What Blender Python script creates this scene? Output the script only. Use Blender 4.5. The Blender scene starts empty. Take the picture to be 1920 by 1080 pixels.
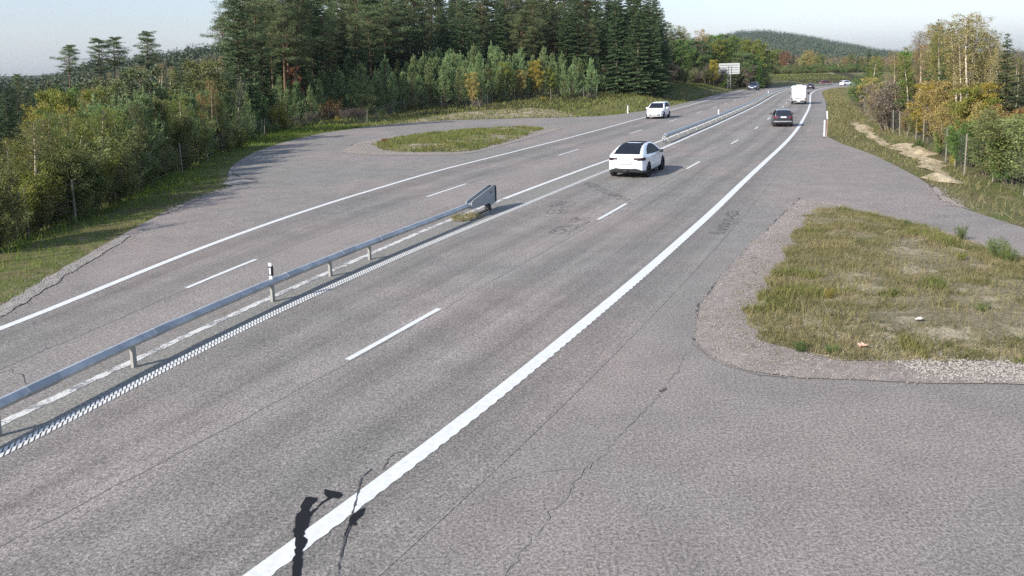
import bpy, bmesh, math, random
import numpy as np
from mathutils import Vector, Matrix
from mathutils.geometry import delaunay_2d_cdt

rng = np.random.default_rng(7)
random.seed(7)
scene = bpy.context.scene
C = scene.collection

# ------------------------------------------------------------------ camera
CAM_H, F_PX, CX, CY_PX = 5.5, 1500.0, 960.0, 366.0
PITCH, ROLL = math.radians(9.0), math.radians(-1.5)
cp, sp = math.cos(PITCH), math.sin(PITCH)
FWD = np.array([0, cp, -sp]); R0 = np.array([1.0, 0, 0]); U0 = np.cross(R0, FWD)
RGT = R0*math.cos(ROLL) + U0*math.sin(ROLL)
UPV = -R0*math.sin(ROLL) + U0*math.cos(ROLL)
CAMP = np.array([0, 0, CAM_H])
cam_data = bpy.data.cameras.new('camera')
cam_data.sensor_width = 36.0
cam_data.lens = F_PX/1920*36.0
cam_data.shift_y = -(540-CY_PX)/1920
cam_data.clip_start = 0.1
cam_data.clip_end = 9000
cam = bpy.data.objects.new('camera', cam_data); C.objects.link(cam)
M = Matrix(((RGT[0], UPV[0], -FWD[0], 0), (RGT[1], UPV[1], -FWD[1], 0), (RGT[2], UPV[2], -FWD[2], CAM_H), (0, 0, 0, 1)))
cam.matrix_world = M
scene.camera = cam

# ------------------------------------------------------------------ sky and sun
SUN_EL = math.radians(31.0)
SHD = np.array([0.77, 0.64]); SHD /= np.linalg.norm(SHD)          # where shadows fall on the ground
w = bpy.data.worlds.new('World'); scene.world = w; w.use_nodes = True
nt = w.node_tree; bg = nt.nodes['Background']
sky = nt.nodes.new('ShaderNodeTexSky'); sky.sky_type = 'NISHITA'; sky.sun_disc = False
sky.sun_elevation = SUN_EL; sky.sun_rotation = math.atan2(-SHD[0], -SHD[1])
sky.air_density = 1.6; sky.dust_density = 1.0; sky.ozone_density = 2.5; sky.altitude = 50
hs = nt.nodes.new('ShaderNodeHueSaturation'); hs.inputs['Saturation'].default_value = 0.55; nt.links.new(sky.outputs[0], hs.inputs['Color'])   # milky autumn air
tn = nt.nodes.new('ShaderNodeMix'); tn.data_type = 'RGBA'; tn.blend_type = 'MULTIPLY'; tn.inputs[0].default_value = 1.0; tn.inputs[7].default_value = (0.82, 0.935, 1.20, 1)
nt.links.new(hs.outputs[0], tn.inputs[6]); nt.links.new(tn.outputs[2], bg.inputs[0]); bg.inputs[1].default_value = 0.115
sun_d = bpy.data.lights.new('sun', 'SUN'); sun_d.energy = 4.7; sun_d.angle = math.radians(0.55); sun_d.color = (1.0, 0.94, 0.85)
sun = bpy.data.objects.new('sun', sun_d); C.objects.link(sun)
sun.rotation_euler = Vector((SHD[0]*math.cos(SUN_EL), SHD[1]*math.cos(SUN_EL), -math.sin(SUN_EL))).to_track_quat('-Z', 'Y').to_euler()
vs = scene.view_settings
vs.view_transform = 'Standard'; vs.look = 'None'; vs.exposure = 0.66; vs.gamma = 1.0; vs.use_curve_mapping = False
scene.render.engine = 'CYCLES'
scene.cycles.max_bounces = 3; scene.cycles.transparent_max_bounces = 8
scene.cycles.diffuse_bounces = 2; scene.cycles.glossy_bounces = 2; scene.cycles.transmission_bounces = 3
scene.cycles.use_denoising = False; scene.cycles.use_adaptive_sampling = True; scene.cycles.adaptive_threshold = 0.015; scene.cycles.volume_bounces = 0

# ------------------------------------------------------------------ lie of the land
def zr(Y):                                     # the road falls gently away from the bridge of the camera
    Y = np.asarray(Y, float)
    a = np.where(Y < 50, 15*np.clip((Y-20)/30, 0, None)**2, Y-35)
    a = np.where(Y > 300, 265 + 60*(1-np.exp(-(Y-300)/60)), a)
    return -0.012*a
def ray(px, py):
    d = (px-CX)*RGT - (py-CY_PX)*UPV + F_PX*FWD
    return d/d[1]
def G(px, py, up=0.0):                         # point of the road plane seen in direction (px, py)
    d = ray(px, py); lo, hi = 0.5, 4000.0
    for _ in range(50):
        m = (lo+hi)/2
        if CAM_H + d[2]*m > float(zr(m))+up: lo = m
        else: hi = m
    return np.array([d[0]*lo, lo])
def GP(pts): return np.array([G(*p) for p in pts])
def sstep(a, b, x):
    t = np.clip((np.asarray(x, float)-a)/(b-a), 0, 1); return t*t*(3-2*t)

# right edge line of the carriageway = master line (world metres)
RE = np.array([[-15.8,-14.8],[-10.9,-6.0],[-6.0,2.7],[-1.1,11.4],[3.3,20.4],[7.5,29.5],[11.5,38.6],[15.6,47.8],[19.6,56.9],[23.5,66.1],[27.3,75.4],
 [31.0,84.7],[34.7,94.0],[38.4,103.3],[42.0,112.6],[45.6,121.9],[49.1,131.3],[52.6,140.7],[56.1,150.0],[59.6,159.4],[63.1,168.7],
 [66.8,178.1],[70.5,187.3],[74.4,196.6],[78.3,205.7],[82.5,214.8],[86.8,223.9],[91.5,232.8],[97.0,241.7],[103.8,250.5],[113.0,259.0],[125,266],[140,272],[160,277],[185,280],[215,282],[250,282]])
def densify(p, ds):
    p = np.asarray(p, float); seg = np.linalg.norm(np.diff(p, axis=0), axis=1); s = np.r_[0, np.cumsum(seg)]
    q = np.arange(0, s[-1], ds)
    return q, np.stack([np.interp(q, s, p[:, k]) for k in range(p.shape[1])], 1)
RS, RP = densify(RE, 1.0)
for _ in range(14): RP[1:-1] = (RP[:-2]+2*RP[1:-1]+RP[2:])/4
RS = np.r_[0, np.cumsum(np.linalg.norm(np.diff(RP, axis=0), axis=1))] - 10.0      # s = 0 near the camera's foot
RT = np.gradient(RP, axis=0); RT /= np.linalg.norm(RT, axis=1)[:, None]
RN = np.stack([-RT[:, 1], RT[:, 0]], 1)
for _ in range(60): RN[1:-1] = (RN[:-2]+2*RN[1:-1]+RN[2:])/4
RN /= np.linalg.norm(RN, axis=1)[:, None]
KS =                [-10, 0, 20, 30, 40, 50, 60, 80, 120, 180, 230, 290, 420]
OFF = {0: ([-10, 420], [0, 0]),
 1: ([-10, 0, 20, 30, 420], [2.6, 3.0, 3.4, 3.6, 3.5]),
 2: ([-10, 0, 10, 15, 17, 19, 21, 23, 27, 31, 38, 60, 80, 120, 190, 230, 290, 420], [3.6, 4.0, 4.7, 5.35, 5.7, 6.15, 6.6, 6.95, 7.22, 7.45, 7.5, 7.6, 7.9, 7.75, 7.3, 7.6, 9.5, 11]),
 3: ([-10, 0, 10, 17, 21, 25, 29, 34, 41, 60, 80, 120, 190, 230, 290, 420], [4.2, 4.8, 5.6, 6.7, 7.55, 8.0, 8.35, 8.8, 9.0, 9.1, 9.3, 9.2, 8.9, 9.2, 11.5, 13]),
 4: ([-10, 0, 10, 20, 25, 28, 34, 41, 50, 60, 80, 120, 180, 230, 290, 420], [5.2, 6.2, 7.6, 9.7, 10.85, 11.4, 12.1, 12.65, 12.95, 13.2, 13.6, 13.4, 12.8, 13.6, 18, 20]),
 5: ([-10, 0, 10, 21, 27, 32, 38, 49, 60, 80, 120, 180, 230, 290, 420], [7.0, 8.0, 9.6, 12.1, 13.9, 15.0, 15.95, 16.95, 17.2, 17.7, 18.5, 18.1, 19.2, 26, 28])}
def off(k, s):                                # lateral offset of lane line k (fractions allowed), to the left of the right edge line
    k0 = int(math.floor(k)); f = k-k0
    if k0 < 0: return np.interp(s, *OFF[0]) + k*3.5
    if k0 >= 5: return np.interp(s, *OFF[5]) + (k-5)*3.5
    return (1-f)*np.interp(s, *OFF[k0]) + f*np.interp(s, *OFF[k0+1])
def smooth_off(k):
    o = off(k, RS); 
    for _ in range(10): o[1:-1] = (o[:-2]+2*o[1:-1]+o[2:])/4
    return o
_OC = {}
def lane(k, s, d=0.0):                        # world xy at lane coordinate k, station s, plus d metres further left
    k = round(k, 4)
    if k not in _OC: _OC[k] = smooth_off(k)
    s = np.asarray(s, float)
    o = np.interp(s, RS, _OC[k]) + d
    px = np.interp(s, RS, RP[:, 0]) + np.interp(s, RS, RN[:, 0])*o
    py = np.interp(s, RS, RP[:, 1]) + np.interp(s, RS, RN[:, 1])*o
    return np.stack([px, py], -1)
def heading(s):
    return math.atan2(np.interp(s, RS, RT[:, 1]), np.interp(s, RS, RT[:, 0]))
def station(k, p):                            # station of the point of lane line k nearest to p
    ss = np.arange(0, 400, 0.1); q = lane(k, ss); return ss[np.argmin(((q-p)**2).sum(1))]

# ------------------------------------------------------------------ helpers
def new_mesh(name, V, F, smooth=False):
    me = bpy.data.meshes.new(name)
    V = np.asarray(V, float)
    me.from_pydata(V.tolist(), [], F.tolist() if isinstance(F, np.ndarray) else F)
    if smooth: me.polygons.foreach_set('use_smooth', np.ones(len(me.polygons), bool))
    me.update()
    return me
def obj(name, me, mat=None, parent=None):
    o = bpy.data.objects.new(name, me); C.objects.link(o)
    if mat is not None and me is not None and len(me.materials) == 0: me.materials.append(mat)
    if parent is not None: o.parent = parent
    return o
def tag(o, label=None, cat=None, group=None, kind=None):
    if label: o['label'] = label
    if cat: o['category'] = cat
    if group: o['group'] = group
    if kind: o['kind'] = kind
    return o
def empty(name, loc=(0, 0, 0), rz=0.0):
    o = bpy.data.objects.new(name, None); C.objects.link(o); o.location = loc; o.rotation_euler = (0, 0, rz)
    o.empty_display_size = 0.2
    return o
class Geo:
    def __init__(s): s.V = []; s.F = []; s.n = 0
    def add(s, V, F):
        V = np.asarray(V, float).reshape(-1, 3)
        s.V.append(V); s.F += [tuple(int(i)+s.n for i in f) for f in F]; s.n += len(V)
    def addnp(s, V, F):
        s.V.append(V); s.F += (np.asarray(F)+s.n).tolist(); s.n += len(V)
    def box(s, lo, hi):
        x0, y0, z0 = lo; x1, y1, z1 = hi
        s.add([(x0,y0,z0),(x1,y0,z0),(x1,y1,z0),(x0,y1,z0),(x0,y0,z1),(x1,y0,z1),(x1,y1,z1),(x0,y1,z1)],
              [(0,3,2,1),(4,5,6,7),(0,1,5,4),(1,2,6,5),(2,3,7,6),(3,0,4,7)])
    def bevbox(s, lo, hi, b):
        x0, y0, z0 = lo; x1, y1, z1 = hi
        lay = [(z0, b), (z0+b, 0), (z1-b, 0), (z1, b)]; V = []
        for z, i in lay:
            e = b*0.7
            V += [(x0+i+e,y0+i,z),(x1-i-e,y0+i,z),(x1-i,y0+i+e,z),(x1-i,y1-i-e,z),(x1-i-e,y1-i,z),(x0+i+e,y1-i,z),(x0+i,y1-i-e,z),(x0+i,y0+i+e,z)]
        F = [tuple(range(7, -1, -1)), tuple(range(24, 32))]
        for l in range(3):
            for i in range(8): F.append((l*8+i, l*8+(i+1) % 8, l*8+8+(i+1) % 8, l*8+8+i))
        s.add(V, F)
    def tube(s, p0, p1, r0, r1, n=6, cap=True):
        p0 = np.asarray(p0, float); p1 = np.asarray(p1, float); d = p1-p0; L = np.linalg.norm(d)
        if L < 1e-6: return
        d /= L; a = np.cross(d, (0, 0, 1) if abs(d[2]) < 0.9 else (1, 0, 0)); a /= np.linalg.norm(a); b = np.cross(d, a)
        t = np.arange(n)*2*math.pi/n; c = np.cos(t)[:, None]*a + np.sin(t)[:, None]*b
        V = np.concatenate([p0+c*r0, p1+c*r1]); F = [(i, (i+1) % n, n+(i+1) % n, n+i) for i in range(n)]
        if cap: F += [tuple(range(n-1, -1, -1)), tuple(range(n, 2*n))]
        s.add(V, F)
    def path(s, pts, rad, n=6):
        for i in range(len(pts)-1): s.tube(pts[i], pts[i+1], rad[i], rad[i+1], n, cap=(i in (0, len(pts)-2)))
    def lathe(s, prof, n=24, axis='y'):
        t = np.arange(n)*2*math.pi/n; V = []
        for (r, h) in prof:
            ring = np.stack([r*np.cos(t), np.full(n, h), r*np.sin(t)], 1) if axis == 'y' else np.stack([r*np.cos(t), r*np.sin(t), np.full(n, h)], 1)
            V.append(ring)
        F = []
        for l in range(len(prof)-1):
            for i in range(n): F.append((l*n+i, l*n+(i+1) % n, (l+1)*n+(i+1) % n, (l+1)*n+i))
        F += [tuple(range(n)), tuple(range((len(prof)-1)*n+n-1, (len(prof)-1)*n-1, -1))]
        s.add(np.concatenate(V), F)
    def mesh(s, name, smooth=False): return new_mesh(name, np.concatenate(s.V), s.F, smooth)

# ------------------------------------------------------------------ materials
def S(r, g, b):                               # sRGB 0-255 -> linear
    f = lambda c: (c/255/12.92) if c/255 <= 0.04045 else ((c/255+0.055)/1.055)**2.4
    return (f(r), f(g), f(b), 1)
def mat(name, col, rough=0.6, metal=0.0, coat=0.0, spec=0.5):
    m = bpy.data.materials.new(name); m.use_nodes = True; b = m.node_tree.nodes['Principled BSDF']
    b.inputs['Base Color'].default_value = (*col[:3], 1); b.inputs['Roughness'].default_value = rough
    b.inputs['Metallic'].default_value = metal; b.inputs['Coat Weight'].default_value = coat; b.inputs['Specular IOR Level'].default_value = spec
    return m
class N:                                      # tiny node builder
    def __init__(s, m): s.t = m.node_tree; s.b = s.t.nodes['Principled BSDF']
    def n(s, ty, **k):
        x = s.t.nodes.new(ty)
        for a, v in k.items(): setattr(x, a, v)
        return x
    def l(s, a, b): s.t.links.new(a, b)
    def pos(s, sc=(1, 1, 1), obj=False):
        c = s.n('ShaderNodeTexCoord').outputs['Object'] if obj else s.n('ShaderNodeNewGeometry').outputs['Position']
        m = s.n('ShaderNodeMapping'); m.inputs['Scale'].default_value = sc; s.l(c, m.inputs[0]); return m.outputs[0]
    def noise(s, v, scale, detail=4, rough=0.55, dist=0.0):
        x = s.n('ShaderNodeTexNoise'); x.inputs['Scale'].default_value = scale; x.inputs['Detail'].default_value = detail
        x.inputs['Roughness'].default_value = rough; x.inputs['Distortion'].default_value = dist; s.l(v, x.inputs['Vector']); return x.outputs['Fac']
    def ramp(s, f, stops, mode='LINEAR'):
        x = s.n('ShaderNodeValToRGB'); e = x.color_ramp.elements; x.color_ramp.interpolation = mode
        while len(e) < len(stops): e.new(0.5)
        for i, (p, c) in enumerate(stops):
            e[i].position = p; e[i].color = c if len(c) == 4 else (*c, 1)
        s.l(f, x.inputs[0]); return x.outputs[0]
    def mix(s, f, a, b, mode='MIX'):
        x = s.n('ShaderNodeMix', data_type='RGBA', blend_type=mode)
        for i, v in ((0, f), (6, a), (7, b)):
            if hasattr(v, 'is_linked') or hasattr(v, 'node'): s.l(v, x.inputs[i])
            else: x.inputs[i].default_value = v
        return x.outputs[2]
    def math(s, op, a, b=0.5):
        x = s.n('ShaderNodeMath', operation=op)
        for i, v in ((0, a), (1, b)):
            if hasattr(v, 'node'): s.l(v, x.inputs[i])
            else: x.inputs[i].default_value = v
        return x.outputs[0]
    def bump(s, h, strength, dist):
        x = s.n('ShaderNodeBump'); x.inputs['Strength'].default_value = strength; x.inputs['Distance'].default_value = dist
        s.l(h, x.inputs['Height']); s.l(x.outputs[0], s.b.inputs['Normal'])
g1 = lambda v: (v, v, v, 1)

def asphalt(name, base, pink, lanes=False):
    m = mat(name, base, 0.85, spec=0.3); k = N(m); p = k.pos()
    big = k.noise(p, 0.10, 3); mid = k.noise(p, 0.9, 4); fine = k.noise(p, 24, 3, 0.75); fine2 = k.noise(p, 75, 2, 0.7)
    c = k.mix(k.ramp(big, [(0.42, g1(0)), (0.62, g1(1))]), base, pink)
    c = k.mix(1.0, c, k.ramp(mid, [(0.25, g1(0.86)), (0.75, g1(1.12))]), 'MULTIPLY')
    if lanes:
        a = k.n('ShaderNodeAttribute', attribute_name='lane')
        u = k.math('DIVIDE', k.math('ADD', a.outputs['Fac'], 0.5), 6.0)
        st = lambda q: (q+0.5)/6.0
        wob = k.math('ADD', u, k.math('MULTIPLY', k.math('SUBTRACT', k.noise(k.pos((1, 1, 1)), 0.25, 2), 0.5), 0.02))
        tone = k.ramp(wob, [(st(-0.34), g1(1.0)), (st(-0.05), g1(0.80)), (st(0.12), g1(1.0)), (st(0.28), g1(0.80)), (st(0.5), g1(1.06)), (st(0.74), g1(0.82)), (st(0.96), g1(1.12)),
            (st(1.2), g1(1.04)), (st(1.34), g1(0.82)), (st(1.54), g1(1.07)), (st(1.74), g1(0.84)), (st(1.97), g1(1.02)), (st(3.03), g1(0.98)), (st(3.22), g1(0.92)),
            (st(3.5), g1(1.08)), (st(3.9), g1(1.06)), (st(4.2), g1(0.82)), (st(4.45), g1(1.03)), (st(4.72), g1(0.80)), (st(5.24), g1(1.0))])
        sa = k.n('ShaderNodeAttribute', attribute_name='along'); cb = k.n('ShaderNodeCombineXYZ'); k.l(k.math('MULTIPLY', a.outputs['Fac'], 14.0), cb.inputs[0]); k.l(k.math('MULTIPLY', sa.outputs['Fac'], 0.10), cb.inputs[1])
        c = k.mix(1.0, c, k.ramp(k.noise(cb.outputs[0], 1.0, 5, 0.65), [(0.3, g1(0.86)), (0.7, g1(1.12))]), 'MULTIPLY')
        c = k.mix(1.0, c, tone, 'MULTIPLY')
        med = k.ramp(u, [(st(2.04), g1(0)), (st(2.16), g1(1)), (st(2.84), g1(1)), (st(2.96), g1(0))])
        c = k.mix(k.math('MULTIPLY', med, 0.6), c, S(121, 120, 113))
        red = k.ramp(u, [(st(3.0), g1(0)), (st(3.25), g1(1)), (st(3.85), g1(1)), (st(4.05), g1(0))])
        c = k.mix(k.math('MULTIPLY', red, k.ramp(k.noise(p, 0.5, 4), [(0.3, g1(0.15)), (0.7, g1(0.75))])), c, pink)
        # fine streaks drawn out along the lanes
    c = k.mix(1.0, c, k.ramp(k.noise(p, 11, 3, 0.75), [(0.3, g1(0.84)), (0.5, g1(1.0)), (0.7, g1(1.16))]), 'MULTIPLY')
    c = k.mix(1.0, c, k.ramp(fine, [(0.34, g1(0.50)), (0.5, g1(1.0)), (0.66, g1(1.55))]), 'MULTIPLY')
    c = k.mix(1.0, c, k.ramp(fine2, [(0.34, g1(0.60)), (0.5, g1(1.0)), (0.66, g1(1.45))]), 'MULTIPLY')
    stn = k.ramp(k.noise(p, 0.7, 6, 0.6, 1.2), [(0.60, g1(0)), (0.72, g1(1))]); c = k.mix(k.math('MULTIPLY', stn, 0.22), c, S(84, 82, 80))
    wh = k.ramp(k.noise(p, 40, 2, 0.8), [(0.70, g1(0)), (0.75, g1(1))]); c = k.mix(k.math('MULTIPLY', wh, 0.5), c, S(190, 182, 176))
    k.l(c, k.b.inputs['Base Color'])
    k.bump(k.math('ADD', fine, fine2), 0.5, 0.012)
    return m
M_APRON = asphalt('asphalt_apron', S(121, 117, 111), S(131, 122, 116))
M_ROAD = asphalt('asphalt_carriageway', S(121, 117, 111), S(132, 123, 117), True)
def paint(name, wear, cover=0.30, col=(0.78, 0.78, 0.75)):
    m = mat(name, col, 0.6); k = N(m); p = k.pos()
    f = k.noise(p, 30, 4, 0.7); b = k.noise(p, 2.5, 3)
    t = k.math('ADD', f, k.math('MULTIPLY', k.math('SUBTRACT', b, 0.5), wear))
    c = k.mix(k.ramp(t, [(cover, g1(1)), (cover+0.07, g1(0))]), (*col, 1), S(120, 118, 117))
    c = k.mix(1.0, c, k.ramp(k.noise(p, 9, 3), [(0.3, g1(0.88)), (0.7, g1(1.06))]), 'MULTIPLY')
    k.l(c, k.b.inputs['Base Color']); return m
M_PAINT = paint('road_paint', 0.4, 0.27, (0.60, 0.60, 0.575))
M_PAINT_WORN = paint('road_paint_worn', 0.9, 0.42, (0.55, 0.54, 0.50))
M_TAR = mat('fresh_tar', (0.011, 0.011, 0.012), 0.7, spec=0.2)
M_CRACK = mat('crack', (0.055, 0.052, 0.052), 0.9)
M_CRACK3 = mat('faint_joint', (0.185, 0.175, 0.165), 0.95)
M_CRACK2 = mat('joint', (0.125, 0.117, 0.115), 0.9)

def ground_mat(name, cols, sc, rough=0.95, bump=0.05, fine=18):
    m = mat(name, cols[0], rough, spec=0.15); k = N(m); p = k.pos()
    n1 = k.noise(p, sc, 6, 0.62, 0.4)
    c = k.ramp(n1, [(0.30+0.40*i/(len(cols)-1), q) for i, q in enumerate(cols)])
    n2 = k.noise(p, fine, 4, 0.7)
    c = k.mix(1.0, c, k.ramp(n2, [(0.25, g1(0.55)), (0.5, g1(1.0)), (0.75, g1(1.45))]), 'MULTIPLY')
    k.l(c, k.b.inputs['Base Color']); k.bump(n2, 0.8, bump); return m
M_LAND = ground_mat('verge_soil', [S(70, 66, 44), S(106, 98, 68), S(84, 92, 48), S(128, 114, 86)], 0.45)
M_FLOOR = ground_mat('forest_floor', [S(44, 44, 26), S(62, 58, 36), S(50, 56, 28)], 0.25)
M_ISLE = ground_mat('island_soil', [S(92, 88, 66), S(134, 124, 102), S(106, 100, 78), S(160, 149, 128), S(100, 98, 70)], 0.9)
M_SAND = ground_mat('sand', [S(112, 104, 80), S(168, 152, 124), S(184, 168, 140), S(140, 128, 100), S(178, 162, 134)], 0.9, bump=0.08, fine=7)
M_GRAVEL = ground_mat('gravel', [S(112, 106, 100), S(150, 142, 134), S(130, 122, 115), S(168, 160, 152)], 2.6, bump=0.05, fine=34)
M_GRAVEL_PALE = ground_mat('pale_gravel', [S(108, 104, 96), S(150, 145, 138), S(128, 122, 114)], 2.6, bump=0.03, fine=30)
def leafmat(name, cols, trans=0.35, var=0.10, sc=1.2, vsc=0.35):
    m = bpy.data.materials.new(name); m.use_nodes = True; k = N(m); k.b.inputs['Roughness'].default_value = 0.65; k.b.inputs['Specular IOR Level'].default_value = 0.25
    p = k.pos(); n1 = k.noise(p, sc, 3, 0.6); n2 = k.noise(p, 9.0, 2, 0.6)
    c = k.ramp(n1, [(0.32+0.36*i/max(1, len(cols)-1), q) for i, q in enumerate(cols)])
    c = k.mix(1.0, c, k.ramp(n2, [(0.25, g1(1-vsc)), (0.75, g1(1+vsc))]), 'MULTIPLY')
    oi = k.n('ShaderNodeObjectInfo'); h = k.n('ShaderNodeHueSaturation')
    k.l(k.math('ADD', k.math('MULTIPLY', oi.outputs['Random'], var*0.35), 0.5-var*0.175), h.inputs['Hue'])
    k.l(k.math('ADD', k.math('MULTIPLY', oi.outputs['Random'], var*3.5), 1-var*1.75), h.inputs['Value'])
    k.l(c, h.inputs['Color']); c = h.outputs[0]
    k.l(c, k.b.inputs['Base Color'])
    tr = k.n('ShaderNodeBsdfTranslucent'); k.l(c, tr.inputs[0]); mx = k.n('ShaderNodeMixShader'); mx.inputs[0].default_value = trans
    out = k.t.nodes['Material Output']; k.l(k.b.outputs[0], mx.inputs[1]); k.l(tr.outputs[0], mx.inputs[2]); k.l(mx.outputs[0], out.inputs[0])
    return m
L_WILLOW = leafmat('leaf_olive', [S(92, 102, 56), S(118, 124, 74), S(138, 140, 92)])
L_GREEN = leafmat('leaf_green', [S(72, 100, 50), S(98, 124, 64), S(122, 138, 74)])
L_YELLOW = leafmat('leaf_yellow', [S(146, 138, 60), S(176, 160, 68), S(130, 130, 62)])
L_GOLD = leafmat('leaf_gold', [S(146, 128, 78), S(168, 148, 92), S(134, 124, 76)])
L_ORANGE = leafmat('leaf_orange', [S(152, 116, 66), S(174, 138, 80), S(138, 118, 70)])
L_RUST = leafmat('leaf_rust', [S(128, 86, 64), S(146, 100, 74), S(112, 82, 64)])
L_BROWN = leafmat('leaf_brown', [S(118, 108, 96), S(138, 124, 108), S(108, 102, 92)])
L_YGREEN = leafmat('leaf_yellow_green', [S(110, 118, 52), S(134, 136, 62), S(94, 110, 52)])
L_SPRUCE = leafmat('needle_spruce', [S(54, 72, 46), S(72, 90, 58), S(90, 106, 68)], 0.15)
L_PINE = leafmat('needle_pine', [S(80, 94, 60), S(100, 112, 74), S(118, 126, 84)], 0.2)
L_YPINE = leafmat('needle_young_pine', [S(108, 130, 84), S(134, 152, 102), S(152, 166, 116)], 0.25)
M_BARK = ground_mat('bark', [S(74, 64, 54), S(100, 88, 74), S(84, 74, 62)], 3.0, fine=12)
M_PBARK = ground_mat('pine_bark', [S(88, 72, 60), S(114, 90, 72), S(98, 80, 66)], 2.0, fine=12)
M_TWIG = ground_mat('twig', [S(90, 80, 68), S(118, 106, 92)], 3.0, fine=12)
m = ground_mat('birch_bark', [S(170, 158, 138), S(194, 182, 160), S(150, 138, 120)], 2.0, fine=5); M_BIRCH = m
M_GALV = mat('galvanised_steel', S(150, 158, 164), 0.55, 0.25); k = N(M_GALV)
k.l(k.ramp(k.noise(k.pos(), 3, 5), [(0.3, S(150, 154, 156)), (0.7, S(186, 188, 188))]), k.b.inputs['Base Color'])
M_GALV_DULL = mat('dull_galvanised_steel', S(150, 154, 156), 0.65, 0.1)
M_POSTSTEEL = mat('weathered_post_steel', S(150, 148, 140), 0.7, 0.2)
M_SIGN = mat('sign_back_aluminium', S(196, 197, 192), 0.6, 0.0)
M_SIGNRIB = mat('sign_rib', S(134, 136, 136), 0.6, 0.3)
M_WHITEPL = mat('white_plastic', (0.80, 0.80, 0.80), 0.5)
M_BLACKPL = mat('black_plastic', (0.02, 0.02, 0.022), 0.55)
M_REFL = mat('reflector', (0.85, 0.85, 0.88), 0.2)
M_ORANGEPL = mat('faded_red_plastic', S(186, 150, 144), 0.6)
M_WOODPOST = ground_mat('grey_wood', [S(104, 100, 90), S(136, 130, 118), S(118, 113, 102)], 4.0, fine=14)
M_WIRE = mat('fence_wire', S(120, 124, 118), 0.6, 0.5)

# ------------------------------------------------------------------ asphalt outline and terrain
LEFT_EDGE = [(-420, 800), (-200, 690), (0, 580), (60, 540), (130, 497), (210, 450), (300, 402), (370, 372), (432, 348), (470, 339), (455, 332), (428, 320), (440, 306), (475, 286), (520, 270),
  (600, 250), (700, 236), (830, 226), (960, 222), (1060, 220), (1125, 218), (1170, 213)]
LEFT_FAR = [(s, 5, 2.6) for s in range(80, 410, 12)]
RIGHT_FAR = [(s, 0, -3.2) for s in (400, 380, 360, 345, 330)]
RIGHT_EDGE = [(1592, 163.2), (1572, 165), (1555, 167.5), (1545, 170.5), (1541, 173.5), (1543, 179), (1547, 187), (1549, 195), (1549.5, 209), (1549, 225), (1549, 240), (1551, 256), (1575, 268), (1640, 291), (1700, 321), (1742, 345), (1764, 374), (1800, 389), (1870, 411), (1920, 428), (2040, 462), (2300, 520), (3300, 700)]
edge = [tuple(G(*p)) for p in LEFT_EDGE]
s0 = station(5, G(1178, 212)) + 6
edge += [tuple(lane(5, s, d)) for s, k, d in LEFT_FAR if s > s0]
edge += [tuple(lane(0, s, d)) for s, k, d in RIGHT_FAR]
edge += [tuple(G(*p)) for p in RIGHT_EDGE]
edge += [(60, -12), (20, -30), (-30, -30), (-22, -4)]
_, OUT = densify(np.array(edge + [edge[0]]), 1.2)
def smooth_closed(P, it):
    for _ in range(it): P = (np.roll(P, 1, 0)+2*P+np.roll(P, -1, 0))/4
    return P
OUT = smooth_closed(OUT, 1)
def inside(P, poly):
    x, y = P[:, 0], P[:, 1]; r = np.zeros(len(P), bool)
    for a, b in zip(poly, np.roll(poly, -1, 0)):
        c = ((a[1] > y) != (b[1] > y)); 
        if not c.any(): continue
        r ^= c & (x < (b[0]-a[0])*(y-a[1])/(b[1]-a[1]+1e-12)+a[0])
    return r
def dist_poly(P, poly, closed=True):
    A = poly if closed else poly[:-1]; B = np.roll(poly, -1, 0) if closed else poly[1:]
    best = np.full(len(P), 1e18)
    for a, b in zip(A, B):
        ab = b-a; t = np.clip(((P-a)@ab)/(ab@ab+1e-12), 0, 1); q = P-a-t[:, None]*ab; best = np.minimum(best, (q*q).sum(1))
    return np.sqrt(best)
OUTC = OUT[::2]
_gx = np.arange(-90, 331, 1.0); _gy = np.arange(-60, 481, 1.0); _mx, _my = np.meshgrid(_gx, _gy); _mp = np.stack([_mx.ravel(), _my.ravel()], 1)
_far = np.min(np.abs(_mp[:, None, 0]-OUTC[None, ::12, 0])+np.abs(_mp[:, None, 1]-OUTC[None, ::12, 1]), axis=1)
_sd = _far.copy(); _nr = _far < 75; _sd[_nr] = dist_poly(_mp[_nr], OUTC); _sd[inside(_mp, OUTC)] *= -1; _sd = _sd.reshape(len(_gy), len(_gx))
def sdist(P):                                # signed distance to the asphalt outline, negative on the asphalt
    x = np.clip(P[:, 0]+90, 0, 419.99); y = np.clip(P[:, 1]+60, 0, 539.99); i = x.astype(int); j = y.astype(int); fx, fy = x-i, y-j
    return (_sd[j, i]*(1-fx)+_sd[j, i+1]*fx)*(1-fy)+(_sd[j+1, i]*(1-fx)+_sd[j+1, i+1]*fx)*fy
def vnoise(P, sc, seed=0):                   # cheap smooth value noise for relief
    p = np.asarray(P)/sc; i = np.floor(p).astype(int); f = p-i; f = f*f*(3-2*f)
    def h(a, b): 
        v = np.sin(a*127.1+b*311.7+seed*74.7)*43758.5453; return v-np.floor(v)
    return (h(i[:,0],i[:,1])*(1-f[:,0])+h(i[:,0]+1,i[:,1])*f[:,0])*(1-f[:,1]) + (h(i[:,0],i[:,1]+1)*(1-f[:,0])+h(i[:,0]+1,i[:,1]+1)*f[:,0])*f[:,1]
HILL_T = np.array([-0.30, -0.05, 0.10, 0.20, 0.255, 0.285, 0.315, 0.345, 0.375, 0.40, 0.43, 0.455, 0.49, 0.53, 0.60, 0.8])
HILL_Z = np.array([20, 34, 44, 56, 66, 78, 79, 70, 58, 46, 33, 19, 8, 2, 0, 0.0])
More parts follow.
